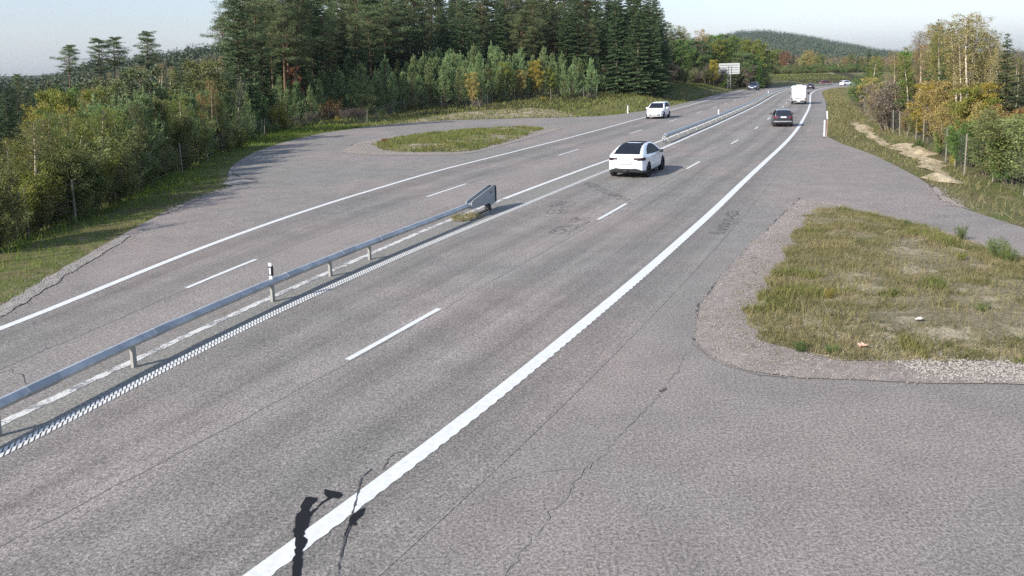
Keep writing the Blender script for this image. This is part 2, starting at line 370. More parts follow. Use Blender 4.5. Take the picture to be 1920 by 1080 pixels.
def T(P):                                    # terrain height
    P = np.asarray(P, float).reshape(-1, 2); X, Y = P[:, 0], P[:, 1]
    z = zr(Y).copy()
    near = (Y < 480) & (Y > -60) & (np.abs(X) < 330)
    d = np.full(len(P), 200.0); ins = np.zeros(len(P), bool)
    if near.any():
        q_ = sdist(P[near]); d[near] = np.abs(q_); ins[near] = q_ < 0
    rx = np.interp(Y, RP[:, 1], RP[:, 0])
    left = X < rx-4
    z = np.where(ins, z-0.09, z-0.035)
    o = ~ins
    lump = (vnoise(P, 2.3, 1)-0.5)*0.16 + (vnoise(P, 6.0, 2)-0.5)*0.3
    z = z + np.where(o, sstep(0.6, 4, d)*lump, 0)
    z = z + np.where(o & left, -2.6*sstep(2.5, 13, d)*(1-sstep(55, 95, Y)), 0)
    z = z + np.where(o & left, (2.0*sstep(1, 8, d)+1.6*sstep(6, 26, d))*sstep(85, 170, Y), 0)
    z = z + np.where(o & ~left & (Y > 10), -0.35*sstep(1.0, 3, d)*(1-sstep(4, 7, d)) + 0.5*sstep(6, 14, d), 0)
    tt = X/np.maximum(Y, 1.0)
    z = z + np.interp(tt, [-1.2, -0.62, -0.573, -0.527, -0.46, -0.373, -0.2, -0.05, 0.05], [-1, -1, 0.5, 7.5, 10.5, 15, 17, 10, 0])*sstep(230, 400, Y)*(1-sstep(600, 1000, Y))
    z = z + np.interp(tt, HILL_T, HILL_Z)*sstep(650, 2200, Y)*(1-sstep(2500, 4200, Y))*(Y > 0)
    z = z + np.where(Y > 500, 6*(vnoise(P, 160, 5)-0.5)*sstep(500, 1200, Y), 0)
    return z
def axis(a, b, step, lo, hi):
    m = np.arange(a, b+0.01, step); out = [m]
    q = [b]; st = step
    while q[-1] < hi: st *= 1.22; q.append(q[-1]+st)
    p = [a]; st = step
    while p[-1] > lo: st *= 1.22; p.append(p[-1]-st)
    return np.concatenate([np.array(p[1:])[::-1], m, np.array(q[1:])])
xs = axis(-62, 110, 1.0, -4200, 4200); ys = axis(-8, 135, 1.0, -600, 6000)
GX, GY = np.meshgrid(xs, ys); PT = np.stack([GX.ravel(), GY.ravel()], 1)
Z = T(PT); nx, ny = len(xs), len(ys)
idx = np.arange(nx*ny).reshape(ny, nx)
F = np.stack([idx[:-1, :-1], idx[:-1, 1:], idx[1:, 1:], idx[1:, :-1]], -1).reshape(-1, 4)
me = new_mesh('ground', np.c_[PT, Z], F, True)
land = obj('ground', me, M_LAND); tag(land, 'grass and soil land around the road', kind='structure')
me.materials.append(M_FLOOR)
fc = PT[F].mean(1); fd = sdist(fc); fi = fd < 0
rxl = np.interp(fc[:, 1], RP[:, 1], RP[:, 0])
floor_mask = (~fi) & (((fd > 8.5) & (fc[:, 0] < rxl)) | ((fd > 11) & (fc[:, 0] > rxl))) | (fc[:, 1] > 330)
me.polygons.foreach_set('material_index', floor_mask.astype(np.int32)); me.update()

def patch(name, poly, zf, m, step=2.0, skirt=0.0, parent=None, smooth=True):
    """a sheet that fills the outline poly, heights from zf(P)"""
    poly = np.asarray(poly, float); n = len(poly)
    lo, hi = poly.min(0), poly.max(0)
    gx, gy = np.meshgrid(np.arange(lo[0]+step/2, hi[0], step), np.arange(lo[1]+step/2, hi[1], step))
    gp = np.stack([gx.ravel(), gy.ravel()], 1); gp = gp + rng.uniform(-0.2, 0.2, gp.shape)*step
    gp = gp[inside(gp, poly)]
    if len(gp): gp = gp[dist_poly(gp, poly) > step*0.4]
    allp = [Vector(p) for p in poly] + [Vector(p) for p in gp]
    r = delaunay_2d_cdt(allp, [], [list(range(n))], 1, 1e-5)
    P2 = np.array([tuple(v) for v in r[0]]); V = np.c_[P2, zf(P2)]; Fs = [tuple(f) for f in r[2]]
    out = []
    for f in Fs:
        a, b, c = P2[list(f)][:3]; cr = (b[0]-a[0])*(c[1]-a[1])-(b[1]-a[1])*(c[0]-a[0])
        out.append(f if cr > 0 else f[::-1])
    if skirt:
        b0 = len(V); pz = zf(poly); V = np.concatenate([V, np.c_[poly, pz], np.c_[poly, pz-skirt]])
        for i in range(n): j = (i+1) % n; out.append((b0+i, b0+n+i, b0+n+j, b0+j))
    return obj(name, new_mesh(name, V, out, False), m, parent)
road = empty('road'); tag(road, 'grey four lane road with paved bus bays', kind='structure')
apron = patch('paved_bay', OUT, lambda P: zr(P[:, 1]), M_APRON, 5.0, skirt=0.25, parent=road)
tag(apron, kind='structure')

# carriageway with a lane coordinate for wheel tracks
ss = np.concatenate([np.arange(-8, 60, 1.0), np.arange(60, 400, 2.5)])
lk = np.unique(np.concatenate([np.linspace(-0.35, 5.25, 29), [0, 1, 2, 3, 4, 5]]))
V = []; lat = []
for k_ in lk:
    p = lane(k_, ss); V.append(np.c_[p, zr(p[:, 1])+0.006]); lat.append(np.full(len(ss), k_))
V = np.concatenate(V); lat = np.concatenate(lat); m_, n_ = len(lk), len(ss)
idx = np.arange(m_*n_).reshape(m_, n_)
F = np.stack([idx[:-1, :-1], idx[:-1, 1:], idx[1:, 1:], idx[1:, :-1]], -1).reshape(-1, 4)
me = new_mesh('carriageway', V, F, True)
at = me.attributes.new('lane', 'FLOAT', 'POINT'); at.data.foreach_set('value', lat.astype(np.float32))
at = me.attributes.new('along', 'FLOAT', 'POINT'); at.data.foreach_set('value', np.tile(ss, len(lk)).astype(np.float32))
cw = obj('carriageway', me, M_ROAD, road)

def ribbon(name, c, wl, z, m, parent, jit=0.0, zf=None):
    """flat ribbon along the polyline c; wl = width or array"""
    c = np.asarray(c, float); t = np.gradient(c, axis=0); t /= np.linalg.norm(t, axis=1)[:, None]+1e-9; n = np.stack([-t[:, 1], t[:, 0]], 1)
    wl = np.broadcast_to(np.asarray(wl, float), (len(c),))[:, None]
    a = c + n*wl/2*(1+rng.uniform(-jit, jit, (len(c), 1))); b = c - n*wl/2*(1+rng.uniform(-jit, jit, (len(c), 1)))
    V = np.concatenate([np.c_[a, zr(a[:, 1])+z], np.c_[b, zr(b[:, 1])+z]]); k = len(c)
    F = [(k+i, k+i+1, i+1, i) for i in range(k-1)]
    return obj(name, new_mesh(name, V, F), m, parent)
ZP = 0.012
s_ = np.arange(-8, 390, 0.5)
ribbon('edge_line', lane(5, s_), 0.24, ZP, M_PAINT, road)
s_ = np.arange(-8, 390, 0.075)[:3200]; c_ = lane(0, s_)
c_ = c_[:]; wid = 0.28 + 0.013*np.where((np.arange(len(s_))//2) % 2 == 0, 1, -0.6)*rng.uniform(0.5, 1.3, len(s_))
c_ = lane(0, s_) - np.stack([np.interp(s_, RS, RN[:, 0]), np.interp(s_, RS, RN[:, 1])], 1)*(wid[:, None]-0.28)/2
ribbon('edge_line', c_, wid, ZP, M_PAINT, road, 0.01)
ribbon('edge_line', lane(0, np.arange(s_[-1], 390, 2.0)), 0.28, ZP, M_PAINT, road)
sA = station(3, G(942, 374))
s_ = np.arange(-8, sA, 0.12); ribbon('median_line', lane(3, s_), 0.20, ZP, M_PAINT_WORN, road, 0.22)
ribbon('median_line', lane(3, np.arange(sA+0.1, 390, 1.0)), 0.22, ZP, M_PAINT, road)
# profiled median line: slanted bars in two staggered rows near the camera, a plain line further off
g = Geo(); s1 = station(2, G(1150, 318))
i = 0
for s0_ in np.arange(-6, s1, 0.105):
    for row in (0, 1):
        d0, d1 = (-0.125, -0.005) if row else (0.005, 0.125)
        sh = 0.05 if row else 0.0; sk = 0.11
        q = [lane(2, s0_+sh, d0), lane(2, s0_+sh+0.068, d0), lane(2, s0_+sh+0.068+sk, d1), lane(2, s0_+sh+sk, d1)]
        g.add([(p[0], p[1], float(zr(p[1]))+ZP+0.004) for p in q], [(0, 1, 2, 3)])
o = obj('median_line', g.mesh('median_line'), M_PAINT, road); tag(o, 'white profiled median line of slanted bars', kind='stuff')
ribbon('median_line', lane(2, np.arange(s1, 390, 1.0)), 0.26, ZP, M_PAINT, road)
DR = [((648, 674), (820, 580)), ((1117, 412), (1173, 382)), ((1293, 317), (1317, 303)), ((1370, 270), (1387, 262)), ((1416, 242), (1425, 238))]
DL = [((344, 541), (483, 487)), ((800, 369), (876, 345)), ((1038, 291.5), (1079, 280)), ((1172, 250.5), (1197, 243.5)), ((1251, 228), (1269, 223.5)), ((1305, 212), (1316, 209))]
for kk, ds in ((1, DR), (4, DL)):
    last = 0
    for a, b in ds:
        sa, sb = station(kk, G(*a)), station(kk, G(*b)); last = sa
        ribbon('lane_dash', lane(kk, np.linspace(sa, sb, 9)), 0.14, ZP, M_PAINT, road, 0.05)
    gap = 15.0
    while last+gap < 330:
        last += gap; ribbon('lane_dash', lane(kk, np.linspace(last, last+4, 5)), 0.16, ZP, M_PAINT, road)

def crack(pts, w_, m, z=0.0095, jit=0.03, name='crack', step=0.25, world=False, wj=0.5):
    P = np.asarray(pts, float) if world else GP(pts)
    step = min(step, np.linalg.norm(np.diff(P, axis=0), axis=1).sum()/5)
    _, P = densify(P, step); P = P + rng.normal(0, jit, P.shape)
    return ribbon(name, P, np.clip(w_*(1+rng.normal(0, wj, len(P))), w_*0.2, None), z, m, road)
_z = lambda pts, ox, oy, k: [(ox+x/k, oy+y/k) for x, y in pts]
# longitudinal joints, cracks, tar seals
crack(lane(1, np.arange(2, 120, 0.4), -0.1), 0.016, M_CRACK2, jit=0.02, step=0.4, world=True)
crack(lane(4, np.arange(14, 90, 0.4), -0.08), 0.022, M_CRACK2, jit=0.02, step=0.4, world=True)
crack(_z([(1080, 200), (1015, 215), (985, 245), (950, 315)], 400, 780, 3), 0.02, M_CRACK, jit=0.006, step=0.06)
crack(_z([(890, 300), (835, 350), (815, 430), (800, 490), (785, 560), (770, 610), (745, 680), (720, 780), (700, 900)], 400, 780, 3), 0.022, M_CRACK, 0.0165, jit=0.006, step=0.06)
crack([(0, 700), (25, 692), (58, 725)], 0.025, M_CRACK)
crack([(940, 1085), (1010, 1000), (1100, 880), (1180, 800), (1245, 730), (1290, 660)], 0.009, M_CRACK3, jit=0.03, step=0.1)
crack([(940, 905), (1000, 885), (1100, 878)], 0.008, M_CRACK3, jit=0.02, step=0.1)
crack([(1500, 372), (1480, 390), (1400, 470), (1345, 530), (1306, 582), (1313, 606), (1296, 643)], 0.045, M_CRACK, 0.016, jit=0.02, step=0.2)
crack([(1296, 643), (1345, 682), (1420, 703), (1500, 712)], 0.02, M_CRACK2, 0.016, jit=0.01)
crack([(428, 320), (436, 328), (450, 333), (484, 339)], 0.10, M_CRACK, 0.016, jit=0.03)
crack([(1745, 348), (1757, 362), (1764, 376)], 0.10, M_CRACK, 0.016, jit=0.03)
crack([(645, 285), (660, 272), (720, 259), (760, 254)], 0.12, M_CRACK, 0.012, jit=0.03)
crack([(1237, 735), (1252, 728)], 0.05, M_CRACK, jit=0.01); crack([(380, 500), (470, 462), (600, 420)], 0.012, M_CRACK2, jit=0.03)
tar = _z([(450,905),(440,870),(455,800),(462,700),(450,660),(465,600),(465,560),(490,540),(495,500),(520,465),(560,460),(585,465),(575,490),(550,503),(532,530),(545,553),(600,500),(640,468),(624,432),(630,415),(670,428),(715,430),(727,455),(700,470),(670,462),(620,495),(560,548),(545,580),(530,620),(515,660),(510,690),(530,700),(525,730),(500,760),(495,830),(488,905),(486,960),(452,960)], 400, 780, 3)
Pt = GP(tar); _, Pt = densify(np.r_[Pt, Pt[:1]], 0.05); Pt += rng.normal(0, 0.008, Pt.shape)
patch('tar_seal', Pt, lambda P: zr(P[:, 1])+0.0175, M_TAR, 0.2, parent=road)
Pt = GP(_z([(850,515),(842,560),(800,590),(805,625),(780,615),(765,628),(748,680),(738,676),(765,600),(775,565),(810,548)], 400, 780, 3))
_, Pt = densify(np.r_[Pt, Pt[:1]], 0.05); Pt += rng.normal(0, 0.006, Pt.shape)
patch('tar_seal', Pt, lambda P: zr(P[:, 1])+0.0175, M_TAR, 0.2, parent=road)
# blotchy scuff marks in the right hand lanes
def scuff(px, ww, seed):
    m = mat('scuffed_asphalt', (0.05, 0.048, 0.048), 0.9); k = N(m); p = k.pos()
    f = k.ramp(k.noise(p, 6.5, 4, 0.7, 0.8), [(0.50, g1(0)), (0.60, g1(0.55))])
    tr = k.n('ShaderNodeBsdfTransparent'); mx = k.n('ShaderNodeMixShader'); k.l(f, mx.inputs[0]); k.l(tr.outputs[0], mx.inputs[1]); k.l(k.b.outputs[0], mx.inputs[2])
    k.l(mx.outputs[0], k.t.nodes['Material Output'].inputs[0])
    P = GP(px); _, P = densify(P, 0.3); ribbon('scuff_mark', P, ww, 0.0100+0.0004*seed, m, road, 0.25)
scuff([(1098, 342), (1130, 357), (1178, 377)], 0.55, 0); scuff([(1040, 402), (1052, 390), (1066, 378)], 0.9, 1)
scuff([(1046, 440), (1070, 425), (1100, 405)], 0.8, 2); scuff([(1345, 440), (1370, 415), (1375, 395)], 0.5, 3)

# ------------------------------------------------------------------ islands, gravel, sand
def outline(px, ds=0.5, jit=0.05, it=2, up=0.0):
    P = np.array([G(p[0], p[1]) for p in px]); _, P = densify(np.r_[P, P[:1]], ds)
    for _ in range(it): P = (np.roll(P, 1, 0)+2*P+np.roll(P, -1, 0))/4
    return P + rng.normal(0, jit, P.shape)
def mound_z(poly, base, h, wd, seed=0, rough=0.06):
    def f(P):
        d = dist_poly(P, poly); return zr(P[:, 1])+base+h*sstep(0, wd, d)+rough*sstep(0, 0.8, d)*(vnoise(P, 0.9, seed)-0.3)
    return f
ISLE_R = [(1500, 372), (1400, 466), (1345, 527), (1307, 582), (1313, 606), (1298, 643), (1345, 681), (1420, 701), (1560, 713), (1720, 719), (1920, 722), (2500, 735), (2800, 760), (2500, 650), (2150, 545), (1920, 487),
          (1830, 452), (1740, 425), (1640, 397), (1560, 381)]
ISLE_RG = [(1530, 396), (1475, 470), (1430, 540), (1395, 600), (1420, 640), (1520, 676), (1600, 686), (1720, 682), (1920, 686), (2500, 700), (2700, 735), (2500, 645), (2150, 552), (1920, 494), (1830, 459), (1740, 431), (1640, 403), (1570, 392)]
ISLE_L = [(640, 283), (672, 267), (720, 257), (800, 249), (900, 242), (1000, 238), (1062, 239), (1040, 246), (980, 263), (900, 285), (850, 291), (760, 291), (690, 291), (650, 288)]
ISLE_LG = [(700, 272), (740, 261), (800, 252), (900, 244), (990, 240), (1020, 242), (970, 262), (890, 283), (850, 287), (770, 287), (715, 284)]
PIR = outline(ISLE_R, 0.5, 0.03, 1); PIRG = outline(ISLE_RG, 0.5, 0.12, 2); PIL = outline(ISLE_L, 0.6, 0.05, 2); PILG = outline(ISLE_LG, 0.6, 0.12, 2)
zIR = mound_z(PIR, 0.016, 0.05, 1.2, 3, 0.03); zIRG = mound_z(PIRG, 0.03, 0.16, 2.0, 4, 0.10)
zIL = mound_z(PIL, 0.016, 0.05, 1.5, 5, 0.03); zILG = mound_z(PILG, 0.03, 0.22, 2.5, 6, 0.12)
tag(patch('gravel_verge', PIR, zIR, M_GRAVEL, 0.6), kind='structure'); zIRG_ = lambda P: np.maximum(zIRG(P), zIR(P)+0.01)
tag(patch('grass_island', PIRG, zIRG_, M_ISLE, 0.4), kind='structure')
tag(patch('gravel_verge', PIL, zIL, M_GRAVEL, 0.8), kind='structure'); zILG_ = lambda P: np.maximum(zILG(P), zIL(P)+0.01)
tag(patch('grass_island', PILG, zILG_, M_ISLE, 0.6), kind='structure')
GRAV = [[(-60, 614), (0, 577), (70, 533), (150, 486), (240, 439), (245, 443), (160, 496), (90, 541), (0, 592), (-60, 630)],
        [(430, 318), (437, 328), (455, 334), (486, 340), (462, 344), (430, 349), (418, 346), (426, 335)],
        [(1750, 352), (1764, 374), (1800, 389), (1830, 398), (1795, 382), (1772, 368), (1757, 350)],
        [(300, 401), (370, 371.5), (432, 348), (428, 350.5), (370, 375), (305, 404)]]
GPOLY = []
for i, gp_ in enumerate(GRAV):
    P = outline(gp_, 0.4, 0.05, 1); GPOLY.append(P)
    tag(patch('gravel_verge', P, mound_z(P, 0.02, 0.03, 0.4, i, 0.03), M_GRAVEL_PALE, 0.5), kind='structure')
SAND = [[(1598, 222), (1625, 227), (1662, 254), (1672, 262), (1672, 268), (1640, 256), (1610, 241)],
        [(1670, 261), (1690, 259), (1712, 262), (1735, 273), (1760, 292), (1785, 318), (1782, 342), (1755, 341), (1736, 330), (1724, 308), (1700, 287), (1678, 272)],
        [(735, 232), (800, 223), (880, 217), (960, 213), (1010, 212), (1060, 215), (1100, 218.5), (1060, 219), (960, 221), (830, 225), (760, 231.5)]]
SPOLY = []
for i, q in enumerate(SAND):
    P = outline(q, 0.5, 0.0, 1); nn_ = rng.normal(0, 1, P.shape); nn_ = sum(np.roll(nn_, k_, 0) for k_ in range(-2, 3))/2.2; P = P+nn_*(0.22, 0.26, 0.25)[i]; SPOLY.append(P)
    def zs(Q, P=P, i=i):
        d = dist_poly(Q, P); return T(Q)+0.02+(0.45, 0.7, 0.05)[i]*sstep(0, (1.2, 1.6, 1.0)[i], d)*(0.45+0.9*vnoise(Q, 1.3, i))+0.22*sstep(0, 0.6, d)*(vnoise(Q, 0.55, i+9)-0.5)
    o = patch('sand_bank', P, zs, M_SAND if i < 2 else M_ISLE, 0.45); tag(o, kind='structure')
    o.data.polygons.foreach_set('use_smooth', np.ones(len(o.data.polygons), bool))

# ------------------------------------------------------------------ scattering: blades, stones
def scatter_in(poly, n):
    lo, hi = poly.min(0), poly.max(0); out = []; c = 0
    while c < n:
        P = rng.uniform(lo, hi, (n*2, 2)); P = P[inside(P, poly)]; out.append(P); c += len(P)
    return np.concatenate(out)[:n]
def rand_unit(n):
    v = rng.normal(size=(n, 3)); return v/np.linalg.norm(v, axis=1)[:, None]
def blades(P, z, h, wd, lean=0.5):
    n = len(P); a = rng.uniform(0, 2*math.pi, n); s = np.stack([np.cos(a), np.sin(a), np.zeros(n)], 1)
    b = np.c_[P, z-0.02]; l = rng.normal(0, lean, (n, 2))
    tip = b + np.c_[l*h[:, None], h]
    V = np.stack([b-s*wd[:, None]/2, b+s*wd[:, None]/2, tip], 1).reshape(-1, 3)
    return V, np.arange(3*n).reshape(-1, 3)
def grassmat(name, cols, sc):
    m = leafmat(name, cols, 0.3, 0.0, sc, 0.4); return m
G_DRY = grassmat('grass_dry', [S(106, 102, 62), S(132, 124, 84), S(102, 102, 60), S(146, 135, 98), S(118, 110, 72)], 0.55)
G_GREEN = grassmat('grass_green', [S(84, 98, 44), S(106, 114, 56), S(124, 122, 70), S(96, 106, 50)], 0.5)
G_TALL = grassmat('grass_bright', [S(88, 112, 40), S(116, 132, 52), S(100, 118, 46)], 0.6)
def grass(name, label, pieces, m):
    V = []; F = []; n = 0
    for v, f in pieces: V.append(v); F.append(f+n); n += len(v)
    o = obj(name, new_mesh(name, np.concatenate(V), np.concatenate(F)), m); tag(o, label, 'grass', kind='stuff'); return o
def keep(P, sc, thr, seed):                  # patchy cover
    v = 0.6*vnoise(P, sc, seed)+0.4*vnoise(P, sc*0.35, seed+1); return P[v > thr+rng.uniform(-0.12, 0.12, len(P))]
P = scatter_in(PIRG[(PIRG[:, 0] < 1e9)], 110000); P = P[(P[:, 0] < 27) & (P[:, 1] < 40)]
xx = P[:, 0]-0.25*(P[:, 1]-20)               # taller olive strip along the left, thin dry cover in the middle, greener to the right
rim = dist_poly(P, PIRG)
cov = 0.645-0.22*(1-sstep(0.6, 2.2, rim))-0.16*sstep(10, 15, xx)
v_ = 0.55*vnoise(P, 1.9, 11)+0.45*vnoise(P, 0.55, 12); P = P[v_ > cov+rng.uniform(-0.2, 0.12, len(P))]; n = len(P)
p2 = scatter_in(PIRG, 60000); p2 = p2[(p2[:, 0] < 27)]; xx = p2[:, 0]-0.25*(p2[:, 1]-20); v_ = 0.55*vnoise(p2, 1.4, 15)+0.45*vnoise(p2, 0.5, 16)
p2 = p2[v_ > 0.77-0.20*sstep(10, 16, xx)-0.10*(1-sstep(0.4, 1.6, dist_poly(p2, PIRG)))]
p3 = keep(scatter_in(PIR, 22000), 1.0, 0.58, 14); p3 = p3[dist_poly(p3, PIRG) < 1.3]
grass('dry_grass', 'patchy dry olive grass on the right hand island', [
    blades(P, zIRG_(P), rng.uniform(0.04, 0.17, n), rng.uniform(0.010, 0.022, n), 0.8),
    blades(p3, zIR(p3), rng.uniform(0.02, 0.08, len(p3)), rng.uniform(0.012, 0.025, len(p3)), 0.8)], G_DRY)
p4 = keep(scatter_in(PIRG, 9000), 1.5, 0.45, 17); p4 = p4[p4[:, 0] < 27]
grass('dry_stalks', 'thin straw coloured stalks standing in the right hand island', [blades(p4, zIRG_(p4), rng.uniform(0.18, 0.42, len(p4)), rng.uniform(0.006, 0.012, len(p4)), 0.35)], grassmat('straw', [S(150, 138, 98), S(128, 116, 80), S(168, 154, 112)], 0.9))
grass('green_grass', 'greener clumps of grass on the right hand island', [blades(p2, zIRG_(p2)+0.0, rng.uniform(0.10, 0.26, len(p2)), rng.uniform(0.014, 0.030, len(p2)), 0.5)], G_GREEN)
P = keep(scatter_in(PILG, 26000), 3.0, 0.40, 21); p2 = keep(scatter_in(PIL, 5000), 1.5, 0.6, 22)
grass('island_grass', 'olive grass covering the left hand island between the bus bay and the lanes', [blades(P, zILG_(P), rng.uniform(0.10, 0.32, len(P)), rng.uniform(0.03, 0.07, len(P)), 0.5),
      blades(p2, zIL(p2), rng.uniform(0.04, 0.12, len(p2)), rng.uniform(0.03, 0.05, len(p2)), 0.6)], G_GREEN)
def verge_pts(n, box, dlo, dhi, left):
    x0, y0, x1, y1 = box; P = rng.uniform((x0, y0), (x1, y1), (n, 2)); d = sdist(P); i = d < 0
    rx = np.interp(P[:, 1], RP[:, 1], RP[:, 0]); s = (P[:, 0] < rx) if left else (P[:, 0] > rx)
    ok = (~i) & (d > dlo) & (d < dhi) & s; return P[ok], d[ok]
P1, d1 = verge_pts(240000, (-60, 12, 12, 95), 0.12, 15, True)
k1 = rng.uniform(size=len(P1)) < np.clip(1.25-d1/14, 0.2, 1); P1 = P1[k1]; d1 = d1[k1]
for q in SPOLY+GPOLY: P1m = ~inside(P1, q) | (vnoise(P1, 2.0, 41) > 0.45); P1 = P1[P1m]; d1 = d1[P1m]
hh = rng.uniform(0.12, 0.5, len(P1))*(0.35+0.75*sstep(0.2, 3.5, d1)); sc_ = 1+np.clip(P1[:, 1]-30, 0, 60)/40
grass('verge_grass', 'grass verge sloping down from the left hand bus bay to the bushes', [blades(P1, T(P1), hh, rng.uniform(0.018, 0.034, len(P1))*sc_, 0.45)], G_TALL)
P2, d2 = verge_pts(420000, (-40, 85, 130, 330), 0.3, 38, True); P2 = P2[:60000]
grass('far_verge_grass', 'green grass bank left of the road below the game fence', [blades(P2, T(P2), rng.uniform(0.15, 0.55, len(P2)), rng.uniform(0.08, 0.20, len(P2)), 0.6)], G_GREEN)
P3, d3 = verge_pts(420000, (8, 5, 120, 240), 0.15, 16, False)
k3 = keep(P3, 3.0, 0.33, 31); P3 = k3
for q in SPOLY: P3 = P3[~inside(P3, q) | (vnoise(P3, 1.0, 40) > 0.62) | (rng.uniform(size=len(P3)) < 0.04)]
sc_ = 1+np.clip(P3[:, 1]-30, 0, 200)/35
grass('right_verge_grass', 'dry and green grass strip right of the road up to the fence', [blades(P3, T(P3), rng.uniform(0.10, 0.42, len(P3)), rng.uniform(0.018, 0.036, len(P3))*sc_, 0.55)], G_DRY)
def stones(name, label, P, z, r, m):
    n = len(P); O = np.array([(1,0,0),(0,1,0),(-1,0,0),(0,-1,0),(0,0,0.7),(0,0,-0.5)])
    V = O[None]*r[:, None, None]*rng.uniform(0.6, 1.3, (n, 6, 1)); a = rng.uniform(0, 6.28, n); ca, sa = np.cos(a), np.sin(a)
    V = np.stack([V[..., 0]*ca[:, None]-V[..., 1]*sa[:, None], V[..., 0]*sa[:, None]+V[..., 1]*ca[:, None], V[..., 2]], -1)+np.c_[P, z][:, None]
    Ft = np.array([(0,1,4),(1,2,4),(2,3,4),(3,0,4),(1,0,5),(2,1,5),(3,2,5),(0,3,5)])
    F = (Ft[None]+6*np.arange(n)[:, None, None]).reshape(-1, 3)
    o = obj(name, new_mesh(name, V.reshape(-1, 3), F), m); tag(o, label, 'gravel', kind='stuff')
M_STONE = ground_mat('stone_chips', [S(128, 123, 116), S(172, 167, 160), S(148, 142, 135), S(186, 181, 174)], 14, fine=40)
M_STONE2 = ground_mat('stone_chips_dull', [S(116, 106, 102), S(160, 150, 144), S(136, 126, 120), S(176, 168, 160)], 14, fine=40)
PALE = outline([(1680, 690), (1760, 688), (1920, 684), (2300, 690), (2300, 718), (1920, 716), (1780, 710)], 0.4, 0.1, 1)
P = scatter_in(PALE, 3400)+rng.normal(0, 0.12, (3400, 2)); stones('pale_stones', 'pale crushed stones along the near edge of the right hand island', P, zIR(P)+0.01, rng.uniform(0.008, 0.036, len(P)), M_STONE)
P = scatter_in(PIR, 34000)+rng.normal(0, 0.06, (34000, 2)); P = P[P[:, 0] < 24]; P = P[(dist_poly(P, PIRG) < 2.5) & (~inside(P, PIRG) | (rng.uniform(size=len(P)) < 0.25))]
stones('gravel_chips', 'greyish pink gravel chips around the right hand island', P, zIR(P)+0.004, rng.uniform(0.006, 0.034, len(P))*rng.uniform(0.5, 1, len(P)), M_STONE2)
P = np.concatenate([scatter_in(q, 1100)+rng.normal(0, 0.25, (1100, 2)) for q in GPOLY]); stones('verge_stones', 'pale stones along the edges of the bus bays', P, zr(P[:, 1])+0.03, rng.uniform(0.006, 0.026, len(P)), M_STONE2)
P = scatter_in(PIL, 4000); stones('island_stones', 'gravel at the rim of the left hand island', P, zIL(P)+0.01, rng.uniform(0.015, 0.05, len(P)), M_STONE2)

# ------------------------------------------------------------------ guardrails
def zg(p, up=0.0): return (float(p[0]), float(p[1]), float(zr(p[1]))+up)
RAIL_PROF = [(-0.05, 0.185), (-0.02, 0.20), (0.02, 0.192), (0.085, 0.118), (0.092, 0.098), (0.085, 0.080), (0.01, 0.008), (-0.02, 0.0), (-0.05, 0.012)]
def sweep(pts, prof, zoff):
    pts = np.asarray(pts); t = np.gradient(pts[:, :2], axis=0); t /= np.linalg.norm(t, axis=1)[:, None]; n = np.stack([t[:, 1], -t[:, 0]], 1)
    V = []; k = len(prof)
    for i, p in enumerate(pts):
        for a, b in prof: V.append((p[0]+n[i, 0]*a, p[1]+n[i, 1]*a, p[2]+zoff+b))
    F = []
    for i in range(len(pts)-1):
        for j in range(k): F.append((i*k+j, (i+1)*k+j, (i+1)*k+(j+1) % k, i*k+(j+1) % k))
    F += [tuple(range(k)), tuple(range((len(pts)-1)*k+k-1, (len(pts)-1)*k-1, -1))]
    return np.array(V), F
def post_mesh(h):
    g = Geo(); w_ = 0.05
    g.box((-w_, -0.03, -0.15), (w_, -0.022, h)); g.box((-w_, -0.022, -0.15), (-w_+0.008, 0.03, h)); g.box((w_-0.008, -0.022, -0.15), (w_, 0.03, h))
    return g.mesh('post')
near_base = [(4, 819), (268, 683), (511, 568), (627, 517), (705, 484)]
NB = GP(near_base)+np.array([-0.06, 0.03]); dd = NB[1]-NB[2]; NB0 = NB[0]
rail_pts = [NB[0]+(NB[0]-NB[1])*1.9, NB[0]+(NB[0]-NB[1])*1.0] + [p for p in NB] + [lane(2.55, station(2.5, NB[4])+4.2), lane(2.6, station(2.5, G(868, 409)))]
_, rp = densify(np.array(rail_pts), 0.5); rp = np.r_[rp, [rail_pts[-1]]]
for _ in range(6): rp[1:-1] = (rp[:-2]+2*rp[1:-1]+rp[2:])/4
gr = empty('guardrail', zg(rp[0])); tag(gr, 'galvanised median guardrail with the grey wedge end, nearest the camera', 'guardrail')
def local(parent, o): o.parent = parent; o.matrix_parent_inverse = Matrix.Translation(parent.location).inverted(); return o
RZ = 0.39
V, F = sweep(np.c_[rp, zr(rp[:, 1])], RAIL_PROF, RZ); me = new_mesh('beam', V, F, False)
local(gr, obj('beam', me, M_GALV))
PM = post_mesh(RZ+0.15); PM.materials.append(M_POSTSTEEL)
for p in [NB[0]+(NB[0]-NB[1])] + list(NB):
    i = np.argmin(((rp-p)**2).sum(1)); i = min(max(i, 1), len(rp)-2); t = rp[i+1]-rp[i-1]; a = math.atan2(t[1], t[0])
    q = rp[i]; o = obj('post', PM); o.location = zg(q); o.rotation_euler = (0, 0, a); local(gr, o)
    sv, sf = sweep(np.array([(x, 0, 0) for x in (-0.32, 0, 0.32)]), [(pa*1.10+0.004, (pb-0.1)*1.05+0.1) for pa, pb in RAIL_PROF], RZ)
    o = obj('splice_plate', new_mesh('splice_plate', sv, sf), M_GALV_DULL); o.location = zg(q + np.array([math.cos(a), math.sin(a)])*0.9); o.rotation_euler = (0, 0, a); local(gr, o)
